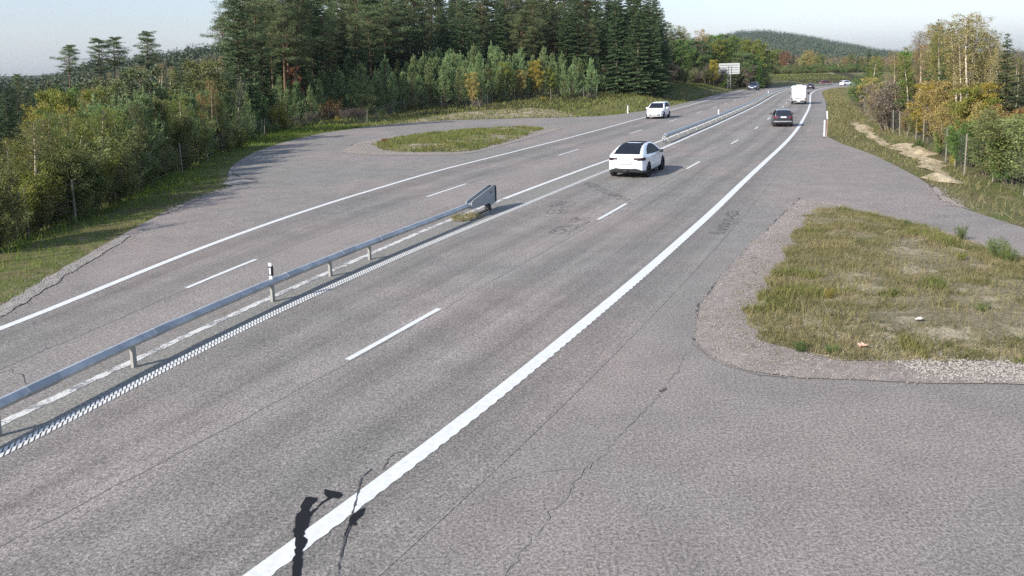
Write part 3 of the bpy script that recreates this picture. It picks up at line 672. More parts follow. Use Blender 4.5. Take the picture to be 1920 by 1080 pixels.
# wedge terminal: two tall side plates, a nose plate and a base skid
pe = rp[-1]; te = rp[-1]-rp[-4]; te /= np.linalg.norm(te); a_t = math.atan2(te[1], te[0])
def terminal(pe, te, L=2.3):
    for side in (-1, 1):
        prof = [(0.0, 0.36), (0.0, 0.60), (0.12, 0.66), (L-0.2, 0.95), (L, 0.91), (L, 0.24), (L-0.5, 0.20), (L-0.5, 0.30)]
        g = Geo(); nn = len(prof); y0 = side*0.10; y1 = side*0.13
        g.add([(x, y0, z) for x, z in prof]+[(x, y1, z) for x, z in prof], [tuple(range(nn)), tuple(range(2*nn-1, nn-1, -1))]+[(i, nn+i, nn+(i+1) % nn, (i+1) % nn) for i in range(nn)])
        yield 'side_plate', g, M_GALV_DULL
        g = Geo(); g.lathe([(0.05, y1), (0.05, y1+side*0.012)], 12); Vv = g.V[0]; Vv[:, 0] += L-0.45; Vv[:, 2] += 0.72
        yield 'bolt', g, M_BLACKPL
    g = Geo(); g.bevbox((L-0.02, -0.17, 0.26), (L+0.05, 0.17, 0.93), 0.02); yield 'nose_plate', g, M_BLACKPL
    g = Geo(); g.bevbox((-0.05, -0.09, 0.37), (L-0.3, 0.09, 0.56), 0.02); yield 'impact_beam', g, M_GALV
    g = Geo(); g.box((0.6, -0.06, 0.012), (L-0.25, 0.06, 0.05)); g.box((L-0.6, -0.09, 0.012), (L-0.35, 0.09, 0.30)); yield 'base_skid', g, M_BLACKPL
for nm, g, m_ in terminal(pe, te):
    o = obj(nm, g.mesh(nm), m_); o.location = zg(pe); o.rotation_euler = (0, 0, a_t); local(gr, o)
# dirt gathered under the terminal
P = outline([(845, 408), (880, 402), (905, 404), (900, 410), (870, 416), (848, 416)], 0.15, 0.05, 1)
tag(patch('dirt_heap', P, mound_z(P, 0.018, 0.05, 0.5, 2, 0.06), M_ISLE, 0.2), kind='structure')
Pd = scatter_in(P, 500)[:]; grass('median_grass', 'dry tufts of grass under the guardrail end', [blades(Pd, zr(Pd[:, 1])+0.05, rng.uniform(0.06, 0.2, 500), rng.uniform(0.01, 0.03, 500), 0.7)], G_DRY)

# rail beyond the gap
sb = station(2.5, G(1236, 268))
fs = np.concatenate([np.arange(sb, sb+60, 1.0), np.arange(sb+60, 390, 3.0)])
fp = lane(2.5, fs)
gr2 = empty('guardrail', zg(fp[0])); tag(gr2, 'long galvanised median guardrail running into the distance beyond the gap', 'guardrail')
V, F = sweep(np.c_[fp, zr(fp[:, 1])], [(a*1.5, b*1.4) for a, b in RAIL_PROF], RZ+0.02); local(gr2, obj('beam', new_mesh('beam', V, F), M_GALV))
PM2 = post_mesh(RZ+0.25); PM2.materials.append(M_POSTSTEEL)
for s in np.arange(sb+1.2, 385, 4.4):
    q = lane(2.5, s); o = obj('post', PM2); o.location = zg(q); o.rotation_euler = (0, 0, heading(s)); local(gr2, o)
g = Geo(); q0 = lane(2.5, sb); te = lane(2.5, sb+1)-q0
hoop = []
for t in np.linspace(0, 1, 9):
    a = math.pi*(-0.5+t); hoop.append((-0.2-0.55*math.cos(a), 0.0, 0.36+0.24*math.sin(a)))
hoop = [(0.6, 0, 0.12)] + hoop + [(0.6, 0, 0.60)]
g.path([np.array(h) for h in hoop], [0.05]*len(hoop), 6)
o = obj('end_hoop', g.mesh('end_hoop'), M_GALV); o.location = zg(q0); o.rotation_euler = (0, 0, math.atan2(te[1], te[0])); local(gr2, o)

# ------------------------------------------------------------------ delineators
def delineator(p, label, h=1.0, z0=0.0, w_=0.10, face=0.0, group='white roadside delineator posts', foot=True, band=True):
    t = empty('delineator_post', zg(p, z0), face); tag(t, label, 'road post', group)
    g = Geo(); n = 10; top = h
    prof = [(-w_/2, -0.025), (w_/2, -0.025), (w_/2*0.8, 0.03), (-w_/2*0.8, 0.03)]
    g.add([(x, y, 0.0) for x, y in prof]+[(x, y, top-0.02*(1 if y < 0 else 3)) for x, y in prof], [(0,1,5,4),(1,2,6,5),(2,3,7,6),(3,0,4,7),(4,5,6,7),(3,2,1,0)])
    obj('post_body', g.mesh('post_body'), M_WHITEPL, t)
    if band:
        g = Geo(); g.box((-w_/2-0.004, -0.030, top-0.34), (w_/2+0.004, 0.034, top-0.10)); b = obj('black_band', g.mesh('black_band'), M_BLACKPL, t)
        g = Geo(); g.box((-w_/2*0.5, -0.036, top-0.30), (w_/2*0.5, -0.031, top-0.14)); obj('reflector', g.mesh('reflector'), M_REFL, b)
    if foot:
        g = Geo(); g.lathe([(0.09, 0.0), (0.085, 0.06), (0.06, 0.08)], 12, 'z'); obj('foot', g.mesh('foot'), M_BLACKPL, t)
    return t
i = np.argmin(((rp-NB[2])**2).sum(1)); delineator(rp[i], 'white marker post with black band rising above the nearest guardrail', 0.42, RZ+0.19, 0.09, heading(30)-math.pi/2, 'white posts on the guardrail', False)
for px, lab in ((1363, 'white marker post on the far guardrail, nearer of the two there'), (1445, 'white marker post on the far guardrail, farther of the two there')):
    s = station(2.5, G(px, 226 if px == 1363 else 181)); delineator(lane(2.5, s), lab, 0.62, RZ+0.2, 0.11, 0, 'white posts on the guardrail', False, False)
for (px, py, h, lab) in ((1177, 214, 1.15, 'white roadside post on the left verge just before the oncoming white car'), (1393, 161.5, 1.35, 'white roadside post on the left verge beside the oncoming dark blue car'),
      (1461, 152.5, 1.5, 'white roadside post at the left of the far bend'), (1545, 258, 1.35, 'white roadside post on the right where the side road opens')):
    delineator(G(px, py), lab, h, 0.0, 0.13 if px < 1500 else 0.10, 0.0, foot=True, band=False)
# slim faded snow pole beside the right hand post
t = empty('snow_pole', zg(G(1550, 257))); tag(t, 'slim faded red and white snow pole behind the right roadside post', 'snow pole')
g = Geo(); g.tube((0, 0, 0), (0, 0, 1.4), 0.025, 0.025, 8); obj('pole', g.mesh('pole'), M_ORANGEPL, t)
g = Geo(); g.tube((0, 0, 1.4), (-0.03, 0, 2.0), 0.045, 0.045, 8); obj('reflective_sleeve', g.mesh('reflective_sleeve'), M_WHITEPL, t)

# ------------------------------------------------------------------ sign boards seen from behind
def sign(px, py_t, py_b, wpx, Y, label, nr, tilt, skew):
    d = ray(px, py_b); d2 = ray(px, py_t); x = d[0]*Y; zb = CAM_H+d[2]*Y; zt = CAM_H+d2[2]*Y; W = wpx/F_PX*Y; H = zt-zb
    gz = float(T([(x, Y)])[0])
    t = empty('sign_board', (x, Y, gz), tilt); tag(t, label, 'road sign', 'road sign boards seen from behind')
    b = Geo(); b.box((-W/2, 0, zb-gz), (W/2, 0.04, zt-gz)); pn = obj('panel', b.mesh('panel'), M_SIGN, t)
    for a in ((-W/2, -W/2+0.1*W/5), (W/2-0.1*W/5, W/2)):
        g = Geo(); g.box((a[0], -0.05, zb-gz), (a[1], -0.002, zt-gz)); obj('frame_strip', g.mesh('frame_strip'), M_SIGN, pn)
    for i in range(nr):
        z = zb-gz+H*(i+0.75)/(nr+0.5); g = Geo(); g.box((-W*0.44, -0.07, z-0.03*H/2), (W*0.46, -0.005, z+0.03*H/2)); obj('stiffener', g.mesh('stiffener'), M_SIGNRIB, pn)
    for sx in (-0.07, 0.07):
        g = Geo(); g.tube((sx*W, -0.2, -0.4), (sx*W, -0.2, zt-gz-0.2*H), 0.07, 0.06, 8)
        obj('post', g.mesh('post'), M_GALV, t)
    for i in range(6):
        g = Geo(); z = 0.1+i*(zb-gz)/6; g.tube((-0.07*W, -0.2, z), (0.07*W, -0.2, z+(zb-gz)/6*(1 if i % 2 else 0.2)), 0.035, 0.035, 5)
        obj('brace', g.mesh('brace'), M_GALV, t)
sign(1367, 118.5, 139, 40, 235, 'large grey sign board seen from behind, with horizontal stiffeners, left of the road', 4, 0.10, 0)
sign(1553, 137, 148.5, 18, 330, 'small pale sign board seen from behind at the far bend', 2, -0.12, 0)

# ------------------------------------------------------------------ game fences
def fence(name, label, base, h, wires=8, lean=None, ext=None, vstep=0.3, postr=0.046, mtl=None):
    P = [np.array(b) for b in base]
    t = empty(name, (P[0][0], P[0][1], float(T([P[0]])[0]))); tag(t, label, 'fence')
    zs = T(np.array(P)); tops = []
    for i, p in enumerate(P):
        g = Geo(); ln = rng.normal(0, 0.035, 2)*h; 
        if lean and i in lean: ln = np.array(lean[i])
        hh = h*(1+rng.uniform(-0.05, 0.08)); tp = np.array([p[0]+ln[0], p[1]+ln[1], zs[i]+hh]); tops.append((np.array([p[0], p[1], zs[i]]), tp))
        g.tube((0, 0, -0.3), (tp-np.array([p[0], p[1], zs[i]])), postr, postr*0.85, 7)
        o = obj('post', g.mesh('post'), M_WOODPOST); o.location = (p[0], p[1], zs[i]); local(t, o)
    g = Geo()
    for (a0, a1), (b0, b1) in zip(tops[:-1], tops[1:]):
        for j in range(wires):
            f = (j+0.4)/wires*0.95; g.tube(a0+(a1-a0)*f, b0+(b1-b0)*f, 0.006, 0.006, 3, False)
        L = np.linalg.norm(b0-a0)
        for q in np.arange(vstep, L, vstep):
            f = q/L; c0 = a0+(b0-a0)*f; c1 = a1+(b1-a1)*f; g.tube(c0, c0+(c1-c0)*0.95, 0.005, 0.005, 3, False)
    o = obj('wire_mesh', g.mesh('wire_mesh'), M_WIRE); o['kind'] = 'stuff'; local(t, o)
    return t
def on_terrain(px, py):                      # where the view through (px, py) meets the land
    d = ray(px, py); Y = np.concatenate([np.arange(8, 120, 0.25), np.arange(120, 500, 1.0)]); P = np.stack([d[0]*Y, Y], 1); hgt = CAM_H+d[2]*Y - T(P)
    i = np.argmax(hgt < 0) if (hgt < 0).any() else len(Y)-1; return P[i]
LFN = [(-40, 500), (54, 447), (143, 418), (217, 385), (286, 347), (342, 325), (390, 303), (440, 282), (496, 256), (560, 240), (617, 224), (688, 231), (760, 206), (828, 201), (902, 204), (924, 193), (966, 188), (1034, 186), (1068, 186), (1095, 185), (1118, 184)]
LFW = [on_terrain(*p) for p in LFN]
fence('game_fence', 'wooden post and wire game fence along the bushes on the left', LFW, 1.75, 8, {14: (-0.5, 0)}, vstep=0.6)
LF2 = [on_terrain(*p) for p in ((1139, 174), (1159, 168), (1176, 163), (1192, 161), (1206, 159), (1220, 158), (1232, 156), (1243, 155), (1254, 154))]
fence('game_fence', 'farther game fence on the grass bank behind the oncoming white car', LF2, 2.4, 7, vstep=1.2, postr=0.09)
RFW = [on_terrain(*p) for p in ((2000, 398), (1920, 368), (1860, 343), (1808, 330), (1790, 313), (1773, 306), (1760, 289), (1731, 274), (1717, 262), (1699, 256), (1687, 254), (1675, 249), (1664, 243), (1655, 236), (1647, 231), (1640, 226), (1633, 220), (1627, 214), (1620, 207), (1612, 199))]
fence('game_fence', 'wooden post and wire game fence along the birches on the right', RFW, 2.0, 10, {9: (0.5, 0)}, vstep=0.35)

# ------------------------------------------------------------------ vehicles
def sd_poly(px, py, poly):                   # signed distance to a polygon, arrays in, negative inside
    poly = np.asarray(poly, float); d = np.full(px.shape, 1e18); s = np.ones(px.shape)
    for a, b in zip(poly, np.roll(poly, -1, 0)):
        e = b-a; wx = px-a[0]; wy = py-a[1]; t = np.clip((wx*e[0]+wy*e[1])/(e@e+1e-12), 0, 1)
        d = np.minimum(d, (wx-e[0]*t)**2+(wy-e[1]*t)**2)
        c1 = py >= a[1]; c2 = py < b[1]; c3 = e[0]*wy > e[1]*wx
        s = np.where((c1 & c2 & c3) | (~c1 & ~c2 & ~c3), -s, s)
    return s*np.sqrt(d)
def smax(a, b, k): h = np.maximum(k-np.abs(a-b), 0)/k; return np.maximum(a, b)+h*h*k*0.25
def surface_net(F, o, st):
    sg = F < 0; nx, ny, nz = F.shape
    cnt = np.zeros((nx-1, ny-1, nz-1)); acc = np.zeros((nx-1, ny-1, nz-1, 3))
    I = np.stack(np.meshgrid(np.arange(nx-1), np.arange(ny-1), np.arange(nz-1), indexing='ij'), -1).astype(float)
    sl = lambda a, d: tuple(slice(a[i], a[i]+d[i]) for i in range(3))
    dm = (nx-1, ny-1, nz-1)
    for ax in range(3):
        for u in (0, 1):
            for v in (0, 1):
                a = [0, 0, 0]; oth = [i for i in range(3) if i != ax]; a[oth[0]] = u; a[oth[1]] = v; b = list(a); b[ax] = 1
                f0 = F[sl(a, dm)]; f1 = F[sl(b, dm)]; ch = (f0 < 0) != (f1 < 0)
                t = np.where(ch, f0/(f0-f1+1e-12), 0); p = I+np.array(a); p = p.copy(); p[..., ax] += t
                acc += p*ch[..., None]; cnt += ch
    has = cnt > 0; vid = -np.ones(dm, int); vid[has] = np.arange(has.sum())
    V = acc[has]/cnt[has][:, None]*st+np.array(o)
    quads = []
    for ax in range(3):
        oth = [(ax+1) % 3, (ax+2) % 3]
        a = [0, 0, 0]; b = [0, 0, 0]; b[ax] = 1; d = [nx, ny, nz]; d[ax] -= 1
        s0 = sg[sl(a, d)]; s1 = sg[sl(b, d)]; idx = np.argwhere(s0 != s1)
        ok = (idx[:, oth[0]] > 0) & (idx[:, oth[1]] > 0) & (idx[:, oth[0]] < (nx, ny, nz)[oth[0]]-1) & (idx[:, oth[1]] < (nx, ny, nz)[oth[1]]-1); idx = idx[ok]
        e0 = np.eye(3, dtype=int)[oth[0]]; e1 = np.eye(3, dtype=int)[oth[1]]
        g = lambda q: vid[q[:, 0], q[:, 1], q[:, 2]]
        Q = np.stack([g(idx-e0-e1), g(idx-e1), g(idx), g(idx-e0)], 1)
        fl = s1[tuple(idx.T)]; Q[fl] = Q[fl][:, ::-1]; quads.append(Q)
    return V, np.concatenate(quads)
def car_hull(side, plan, sect, wheels, wr, st=0.04, k=0.10, extra=None):
    side = np.array(side); lo = (side[:, 0].min()-0.1, -max(p[1] for p in plan)-0.1, side[:, 1].min()-0.1); hi = (side[:, 0].max()+0.1, -lo[1], side[:, 1].max()+0.1)
    ax = [np.arange(lo[i], hi[i]+st, st) for i in range(3)]; X, Y, Zz = np.meshgrid(*ax, indexing='ij')
    fs = sd_poly(X[:, 0, :], Zz[:, 0, :], side)[:, None, :]
    pl = [(x, y) for x, y in plan]+[(x, -y) for x, y in plan[::-1]]; fp_ = sd_poly(X[:, :, 0], Y[:, :, 0], pl)[:, :, None]
    se = [(y, z) for y, z in sect]+[(-y, z) for y, z in sect[::-1]]; fq = sd_poly(Y[0], Zz[0], se)[None]
    f = smax(smax(fs+0*X, fp_+0*X, k), fq+0*X, k*0.8)
    for wx in wheels:
        c = np.sqrt((X-wx)**2+(Zz-wr)**2)-(wr+0.055); f = np.maximum(f, -np.maximum(c, 0.52-np.abs(Y)))
    return surface_net(f, lo, st)
def face_data(V, Q):
    P = V[Q]; c = P.mean(1); n = np.cross(P[:, 2]-P[:, 0], P[:, 3]-P[:, 1]); n /= np.linalg.norm(n, axis=1)[:, None]+1e-12; return c, n
def submesh(name, V, Q):
    u, inv = np.unique(Q.ravel(), return_inverse=True); return new_mesh(name, V[u], inv.reshape(-1, 4), True)
def inpoly(x, z, poly): return sd_poly(x, z, poly) < 0
M_WHITECAR = mat('white_car_paint', (0.80, 0.81, 0.83), 0.28, coat=0.6)
M_BLACKCAR = mat('black_car_paint', (0.022, 0.022, 0.028), 0.28, coat=0.5)
M_BLUECAR = mat('dark_blue_car_paint', (0.035, 0.045, 0.085), 0.28, coat=0.5)
M_DARKRED = mat('dark_red_car_paint', (0.10, 0.03, 0.03), 0.3, coat=0.5)
M_GLASS = mat('tinted_glass', (0.014, 0.017, 0.024), 0.22, spec=0.07)
def glass_fix(m):
    k = N(m); k.b.inputs['Specular IOR Level'].default_value = 0.0; gl = k.n('ShaderNodeBsdfGlossy'); gl.inputs['Roughness'].default_value = 0.08; mx = k.n('ShaderNodeMixShader'); mx.inputs[0].default_value = 0.06
    k.l(k.b.outputs[0], mx.inputs[1]); k.l(gl.outputs[0], mx.inputs[2]); k.l(mx.outputs[0], k.t.nodes['Material Output'].inputs[0])
glass_fix(M_GLASS)
M_TYRE = mat('tyre_rubber', (0.018, 0.018, 0.019), 0.8)
M_RIM = mat('dark_alloy', (0.05, 0.05, 0.055), 0.4, 0.6)
M_RIMS = mat('silver_alloy', (0.45, 0.45, 0.47), 0.35, 0.8)
M_TAIL = mat('tail_lamp_glass', (0.030, 0.012, 0.016), 0.2)
M_TAILRED = mat('red_lamp_glass', (0.13, 0.022, 0.032), 0.2)
M_HEAD = mat('head_lamp_glass', (0.55, 0.57, 0.60), 0.1)
M_TRIM = mat('grey_plastic_trim', (0.045, 0.047, 0.048), 0.6)
M_SILVER = mat('silver_trim', (0.42, 0.42, 0.43), 0.4, 0.5)
M_GAP = mat('panel_gap', (0.36, 0.37, 0.39), 0.6)
M_PLATE = mat('plate_white', (0.8, 0.8, 0.8), 0.5)
def car(name, label, V, Q, parts, mats, wheels, wr, tw, extras, loc, rz, sc=1.0, rim=M_RIM):
    t = empty(name, loc, rz); t.scale = (sc, sc, sc); tag(t, label, 'car' if name == 'car' else name)
    c, n = face_data(V, Q); lab = np.zeros(len(Q), int); names = ['body']
    for nm, fn, mm in parts:
        msk = fn(c[:, 0], c[:, 1], c[:, 2], n)
        names.append(nm); lab[msk & (lab == 0)] = len(names)-1
    ml = [mats]+[p[2] for p in parts]
    for i, nm in enumerate(names):
        q = Q[lab == i]
        if len(q) == 0: continue
        nm_, sides = (nm[:-1], True) if nm.endswith('*') else (nm, False)
        if sides:
            cc = V[q].mean(1)
            for sg_ in (cc[:, 1] > 0, cc[:, 1] <= 0):
                if sg_.any(): obj(nm_, submesh(nm_, V, q[sg_]), ml[i], t)
        else: obj(nm_, submesh(nm_, V, q), ml[i], t)
    for wx in wheels:
        for sy in (-1, 1):
            y1 = tw; g = Geo(); g.lathe([(wr*0.62, -0.11), (wr*0.93, -0.115), (wr, -0.08), (wr, 0.08), (wr*0.93, 0.115), (wr*0.62, 0.11)], 28)
            o = obj('wheel', g.mesh('wheel', True), M_TYRE, t); o.location = (wx, sy*(y1-0.115), wr)
            g = Geo(); g.lathe([(wr*0.64, 0.02), (wr*0.66, 0.095), (wr*0.58, 0.10), (wr*0.54, 0.05), (wr*0.16, 0.06), (wr*0.12, 0.09)], 28)
            for a in range(5):
                th = a*2*math.pi/5; d = np.array([math.cos(th), 0, math.sin(th)]); g.tube(d*wr*0.1+np.array([0, 0.085, 0]), d*wr*0.6+np.array([0, 0.092, 0]), 0.035, 0.03, 5)
            r = obj('rim', g.mesh('rim'), rim, o)
            if sy < 0: r.scale = (1, -1, 1)
    for nm, g, mm in extras: obj(nm, g.mesh(nm, nm == 'mirror'), mm, t)
    return t
def bump_box(lo, hi, b=0.02): g = Geo(); g.bevbox(lo, hi, b); return g
def mirrors(x, y, z, m_):
    return [('mirror', bump_box((x-0.07, s*y-0.10 if s > 0 else -y-0.10, z-0.07), (x+0.07, s*y+0.10 if s > 0 else -y+0.10, z+0.08), 0.035), m_) for s in (1, -1)]
def plate(x, z, back=True, w_=0.52, h=0.11):
    g = Geo(); g.box((x-0.012, -w_/2, z-h/2), (x+0.012, w_/2, z+h/2)); return ('number_plate', g, M_PLATE)
def plate_frame(x, z, w_=0.58, h=0.17):
    g = Geo(); g.box((x-0.006, -w_/2, z-h/2), (x+0.006, w_/2, z+h/2)); return ('plate_frame', g, M_SILVER)

# crossover, fastback roof (rear three quarter view)
side = [(-2.22,.30),(-2.34,.46),(-2.38,.74),(-2.36,.95),(-2.33,1.06),(-2.27,1.10),(-2.10,1.18),(-1.75,1.345),(-1.35,1.485),(-.9,1.575),(-.4,1.615),(0.0,1.61),(.35,1.565),(.75,1.43),(1.35,1.07),(1.75,.98),(2.1,.86),(2.3,.68),(2.38,.48),(2.28,.24),(2.0,.2),(-1.8,.2)]
plan = [(-2.385,.30),(-2.36,.62),(-2.27,.80),(-2.05,.90),(-1.5,.955),(0,.96),(1.2,.955),(1.8,.90),(2.15,.76),(2.32,.50),(2.385,.2)]
sect = [(0.0,.18),(.84,.18),(.92,.34),(.96,.62),(.955,.80),(.91,.98),(.86,1.06),(.74,1.30),(.63,1.48),(.52,1.575),(.30,1.64),(0,1.65)]
WH = (-1.43, 1.46); WR = 0.355
V, Q = car_hull(side, plan, sect, WH, WR, 0.036, 0.10)
win = [(-1.55,1.12),(-1.25,1.30),(-.75,1.46),(-.25,1.525),(.15,1.505),(.5,1.40),(1.08,1.08),(.6,1.045),(-.5,1.06)]
parts = [('rear_window', lambda x, y, z, n: (n[:, 2] > .25) & (z > 1.165) & (x < -.62) & (np.abs(y) < np.interp(z, [1.15, 1.5, 1.6], [.66, .545, .50])) & (z < 1.585), M_GLASS),
  ('roof_glass', lambda x, y, z, n: (n[:, 2] > .5) & (x > -.60) & (x < .52) & (z > 1.50) & (np.abs(y) < .52), M_GLASS),
  ('windscreen', lambda x, y, z, n: (n[:, 2] > .25) & (x > .56) & (x < 1.33) & (z > 1.09) & (np.abs(y) < np.interp(z, [1.1, 1.5], [.72, .56])), M_GLASS),
  ('side_window*', lambda x, y, z, n: (np.abs(n[:, 1]) > .45) & inpoly(x, z, win), M_GLASS),
  ('tail_lamp*', lambda x, y, z, n: (x < -1.92) & (z > .885) & (z < 1.01+.03*(np.abs(y)-.4)) & (np.abs(y) > .40) & (z > .885+.10*np.clip(.62-np.abs(y), 0, 1)*1.6), M_TAIL),
  ('head_lamp*', lambda x, y, z, n: (x > 1.85) & (z > .70) & (z < .82) & (np.abs(y) > .5), M_HEAD),
  ('rear_diffuser', lambda x, y, z, n: (x < -1.95) & (z < .50-.09*sstep(.55, .85, np.abs(y))) & (z < .5), M_TRIM),
  ('panel_gap', lambda x, y, z, n: ((np.abs(n[:, 1]) > .7) & (z > .36) & (z < 1.04) & ((np.abs(x+.42) < .018) | (np.abs(x-.82) < .018))) | ((x < -2.1) & (np.abs(z-.655) < .018) & (np.abs(y) < .62)) | ((x < -2.1) & (np.abs(np.abs(y)-.62) < .018) & (z > .655) & (z < .88)), M_GAP),
  ('sill*', lambda x, y, z, n: (z < .30) & (np.abs(y) > .6), M_TRIM), ('underbody', lambda x, y, z, n: (n[:, 2] < -.6) | ((np.abs(n[:, 1]) < .75) & (z < .74) & ((np.abs(x-WH[0]) < WR+.07) | (np.abs(x-WH[1]) < WR+.07)) & (np.abs(y) > .5) & (n[:, 2] < .3) & (np.abs(x) < 2.1)), M_BLACKPL)]
lip = Geo(); lip.add([(-2.30,-.62,1.10),(-2.36,-.58,1.125),(-2.37,0,1.14),(-2.36,.58,1.125),(-2.30,.62,1.10),(-2.25,.5,1.118),(-2.24,0,1.125),(-2.25,-.5,1.118)], [(0,1,2,6,7),(2,3,4,5,6)])
hit = Geo(); hit.bevbox((-2.44,-.10,.34),(-2.30,.10,.43),.02)
def dhandle(x, z, y=.965):
    r = []
    for s in (1, -1): g = Geo(); g.bevbox((x-.11, min(s*y, s*(y+.012)), z-.02), (x+.11, max(s*y, s*(y+.012)), z+.02), .004); r.append(('door_handle', g, M_SILVER))
    return r
def put(px, py, k, rev=False):
    p = G(px, py); s = station(k, p); q = lane(k, s); return p, s
p0 = G(1178, 338)
s0 = station(0.9, p0); hd = heading(s0)
ctr = np.array([math.cos(hd), math.sin(hd)])
ext = [plate(-2.396, .80), plate_frame(-2.394, .80), ('spoiler_lip', lip, M_WHITECAR), ('tow_bar', hit, M_BLACKPL)] + mirrors(.78, 1.0, 1.06, M_BLACKPL)
rear = (G(1140, 330)+G(1212, 338))/2
c0 = rear + ctr*2.2
car('car', 'white fastback crossover driving away beside the guardrail gap', V, Q, parts, M_WHITECAR, WH, WR, .955, ext, zg(c0, 0.008), hd, 1.04)

# compact people carrier, seen from the front
side2 = [(-1.98,.24),(-2.08,.5),(-2.10,.9),(-2.05,1.1),(-1.86,1.42),(-1.6,1.54),(-.9,1.60),(-.2,1.60),(.35,1.54),(.75,1.36),(1.32,1.02),(1.7,.93),(1.98,.80),(2.10,.62),(2.12,.40),(2.02,.24),(1.6,.2),(-1.6,.2)]
plan2 = [(-2.10,.35),(-2.05,.68),(-1.85,.82),(-1.2,.885),(0,.89),(1.1,.885),(1.65,.83),(1.95,.68),(2.10,.42),(2.13,.15)]
sect2 = [(0,.16),(.78,.16),(.87,.36),(.89,.65),(.88,.86),(.84,1.02),(.72,1.34),(.62,1.52),(.48,1.59),(.25,1.625),(0,1.63)]
WH2 = (-1.30, 1.33); WR2 = .315
V2, Q2 = car_hull(side2, plan2, sect2, WH2, WR2, 0.045, 0.11)
win2 = [(-1.75,1.06),(-1.6,1.38),(-.9,1.49),(-.1,1.49),(.35,1.42),(.98,1.04)]
parts2 = [('windscreen', lambda x, y, z, n: (n[:, 2] > .2) & (x > .45) & (x < 1.30) & (z > 1.04) & (np.abs(y) < np.interp(z, [1.0, 1.5], [.74, .58])), M_GLASS),
  ('rear_window', lambda x, y, z, n: (x < -1.72) & (z > 1.06) & (z < 1.45) & (np.abs(y) < .6), M_GLASS),
  ('side_window*', lambda x, y, z, n: (np.abs(n[:, 1]) > .45) & inpoly(x, z, win2), M_GLASS),
  ('head_lamp*', lambda x, y, z, n: (x > 1.45) & (z > .66) & (z < .80) & (np.abs(y) > .42), M_HEAD),
  ('upper_grille', lambda x, y, z, n: (x > 1.9) & (z > .645) & (z < .70) & (np.abs(y) < .42) & (np.abs(y) > .12), M_BLACKPL),
  ('lower_grille', lambda x, y, z, n: (x > 1.8) & (z > .33) & (z < .49-.10*(np.abs(y) < .3)) & (np.abs(y) < .58), M_BLACKPL),
  ('tail_lamp*', lambda x, y, z, n: (x < -1.75) & (z > .85) & (z < 1.08) & (np.abs(y) > .5), M_TAILRED),
  ('underbody', lambda x, y, z, n: (n[:, 2] < -.6) | ((z < .22)), M_BLACKPL)]
def oncoming(px, py, k, name_label, paint_, sc, Vv=None, base=None):
    f = G(px, py); s = station(k, f); h_ = heading(s)+math.pi; d = np.array([math.cos(h_), math.sin(h_)])
    c = f - d*2.0*sc; return c, h_
c1, h1 = oncoming(1232, 224, 4.45, '', None, 1.0)
sc1 = 1.19; f = G(1228, 223); c1 = f - np.array([math.cos(h1), math.sin(h1)])*1.7*sc1
fog = []
for s_y in (-1, 1): g = Geo(); g.lathe([(.05, 0), (.05, .03)], 12); g.V[0] = g.V[0][:, [1, 0, 2]]+np.array([1.98, s_y*.68, .42]); fog.append(('fog_lamp', g, M_BLACKPL))
car('car', 'white compact hatchback oncoming in the left lanes', V2, Q2, parts2, M_WHITECAR, WH2, WR2, .885, [plate(2.135, .56)]+fog+mirrors(.72, .98, 1.02, M_WHITECAR), zg(c1, 0.008), h1, sc1, M_RIMS)

# sport utility car, rear view
side3 = [(-2.1,.28),(-2.24,.45),(-2.26,.85),(-2.22,1.05),(-2.05,1.38),(-1.95,1.58),(-1.7,1.655),(-.8,1.68),(-.1,1.665),(.4,1.58),(1.0,1.17),(1.6,1.06),(2.05,.94),(2.22,.7),(2.24,.42),(2.1,.24),(-1.9,.24)]
plan3 = [(-2.27,.40),(-2.22,.72),(-2.05,.86),(-1.5,.915),(0,.92),(1.2,.915),(1.8,.85),(2.1,.68),(2.24,.4)]
sect3 = [(0,.2),(.82,.2),(.9,.4),(.92,.7),(.915,.92),(.87,1.08),(.74,1.42),(.66,1.58),(.5,1.66),(.25,1.69),(0,1.695)]
WH3 = (-1.32, 1.36); WR3 = .36
V3, Q3 = car_hull(side3, plan3, sect3, WH3, WR3, 0.045, 0.09)
win3 = [(-1.8,1.14),(-1.62,1.50),(-.9,1.565),(-.1,1.55),(.38,1.46),(.85,1.14)]
parts3 = [('rear_window', lambda x, y, z, n: (x < -1.86) & (z > 1.12) & (z < 1.55) & (np.abs(y) < np.interp(z, [1.1, 1.55], [.72, .58])), M_GLASS),
  ('windscreen', lambda x, y, z, n: (n[:, 2] > .2) & (x > .45) & (x < 1.0) & (z > 1.18) & (np.abs(y) < .66), M_GLASS),
  ('side_window*', lambda x, y, z, n: (np.abs(n[:, 1]) > .45) & inpoly(x, z, win3), M_GLASS),
  ('tail_lamp*', lambda x, y, z, n: (x < -1.85) & (z > .86) & (z < 1.08) & (np.abs(y) > .52), M_TAILRED),
  ('rear_bumper_trim', lambda x, y, z, n: (x < -1.95) & (z > .50) & (z < .60), M_SILVER),
  ('underbody', lambda x, y, z, n: (n[:, 2] < -.6) | ((z < .30)), M_BLACKPL)]
def away(px, py, k, sc, back=2.2):
    f = G(px, py); s = station(k, f); h_ = heading(s); d = np.array([math.cos(h_), math.sin(h_)]); return f + d*back*sc, h_
c3, h3 = away(1463, 238.5, .5, 1.0)
car('car', 'black sport utility car driving away behind the camper van', V3, Q3, parts3, M_BLACKCAR, WH3, WR3, .915, [plate(-2.28, .98)]+mirrors(.62, 1.02, 1.15, M_BLACKPL), zg(c3, .008), h3+0.12, .95, M_RIMS)
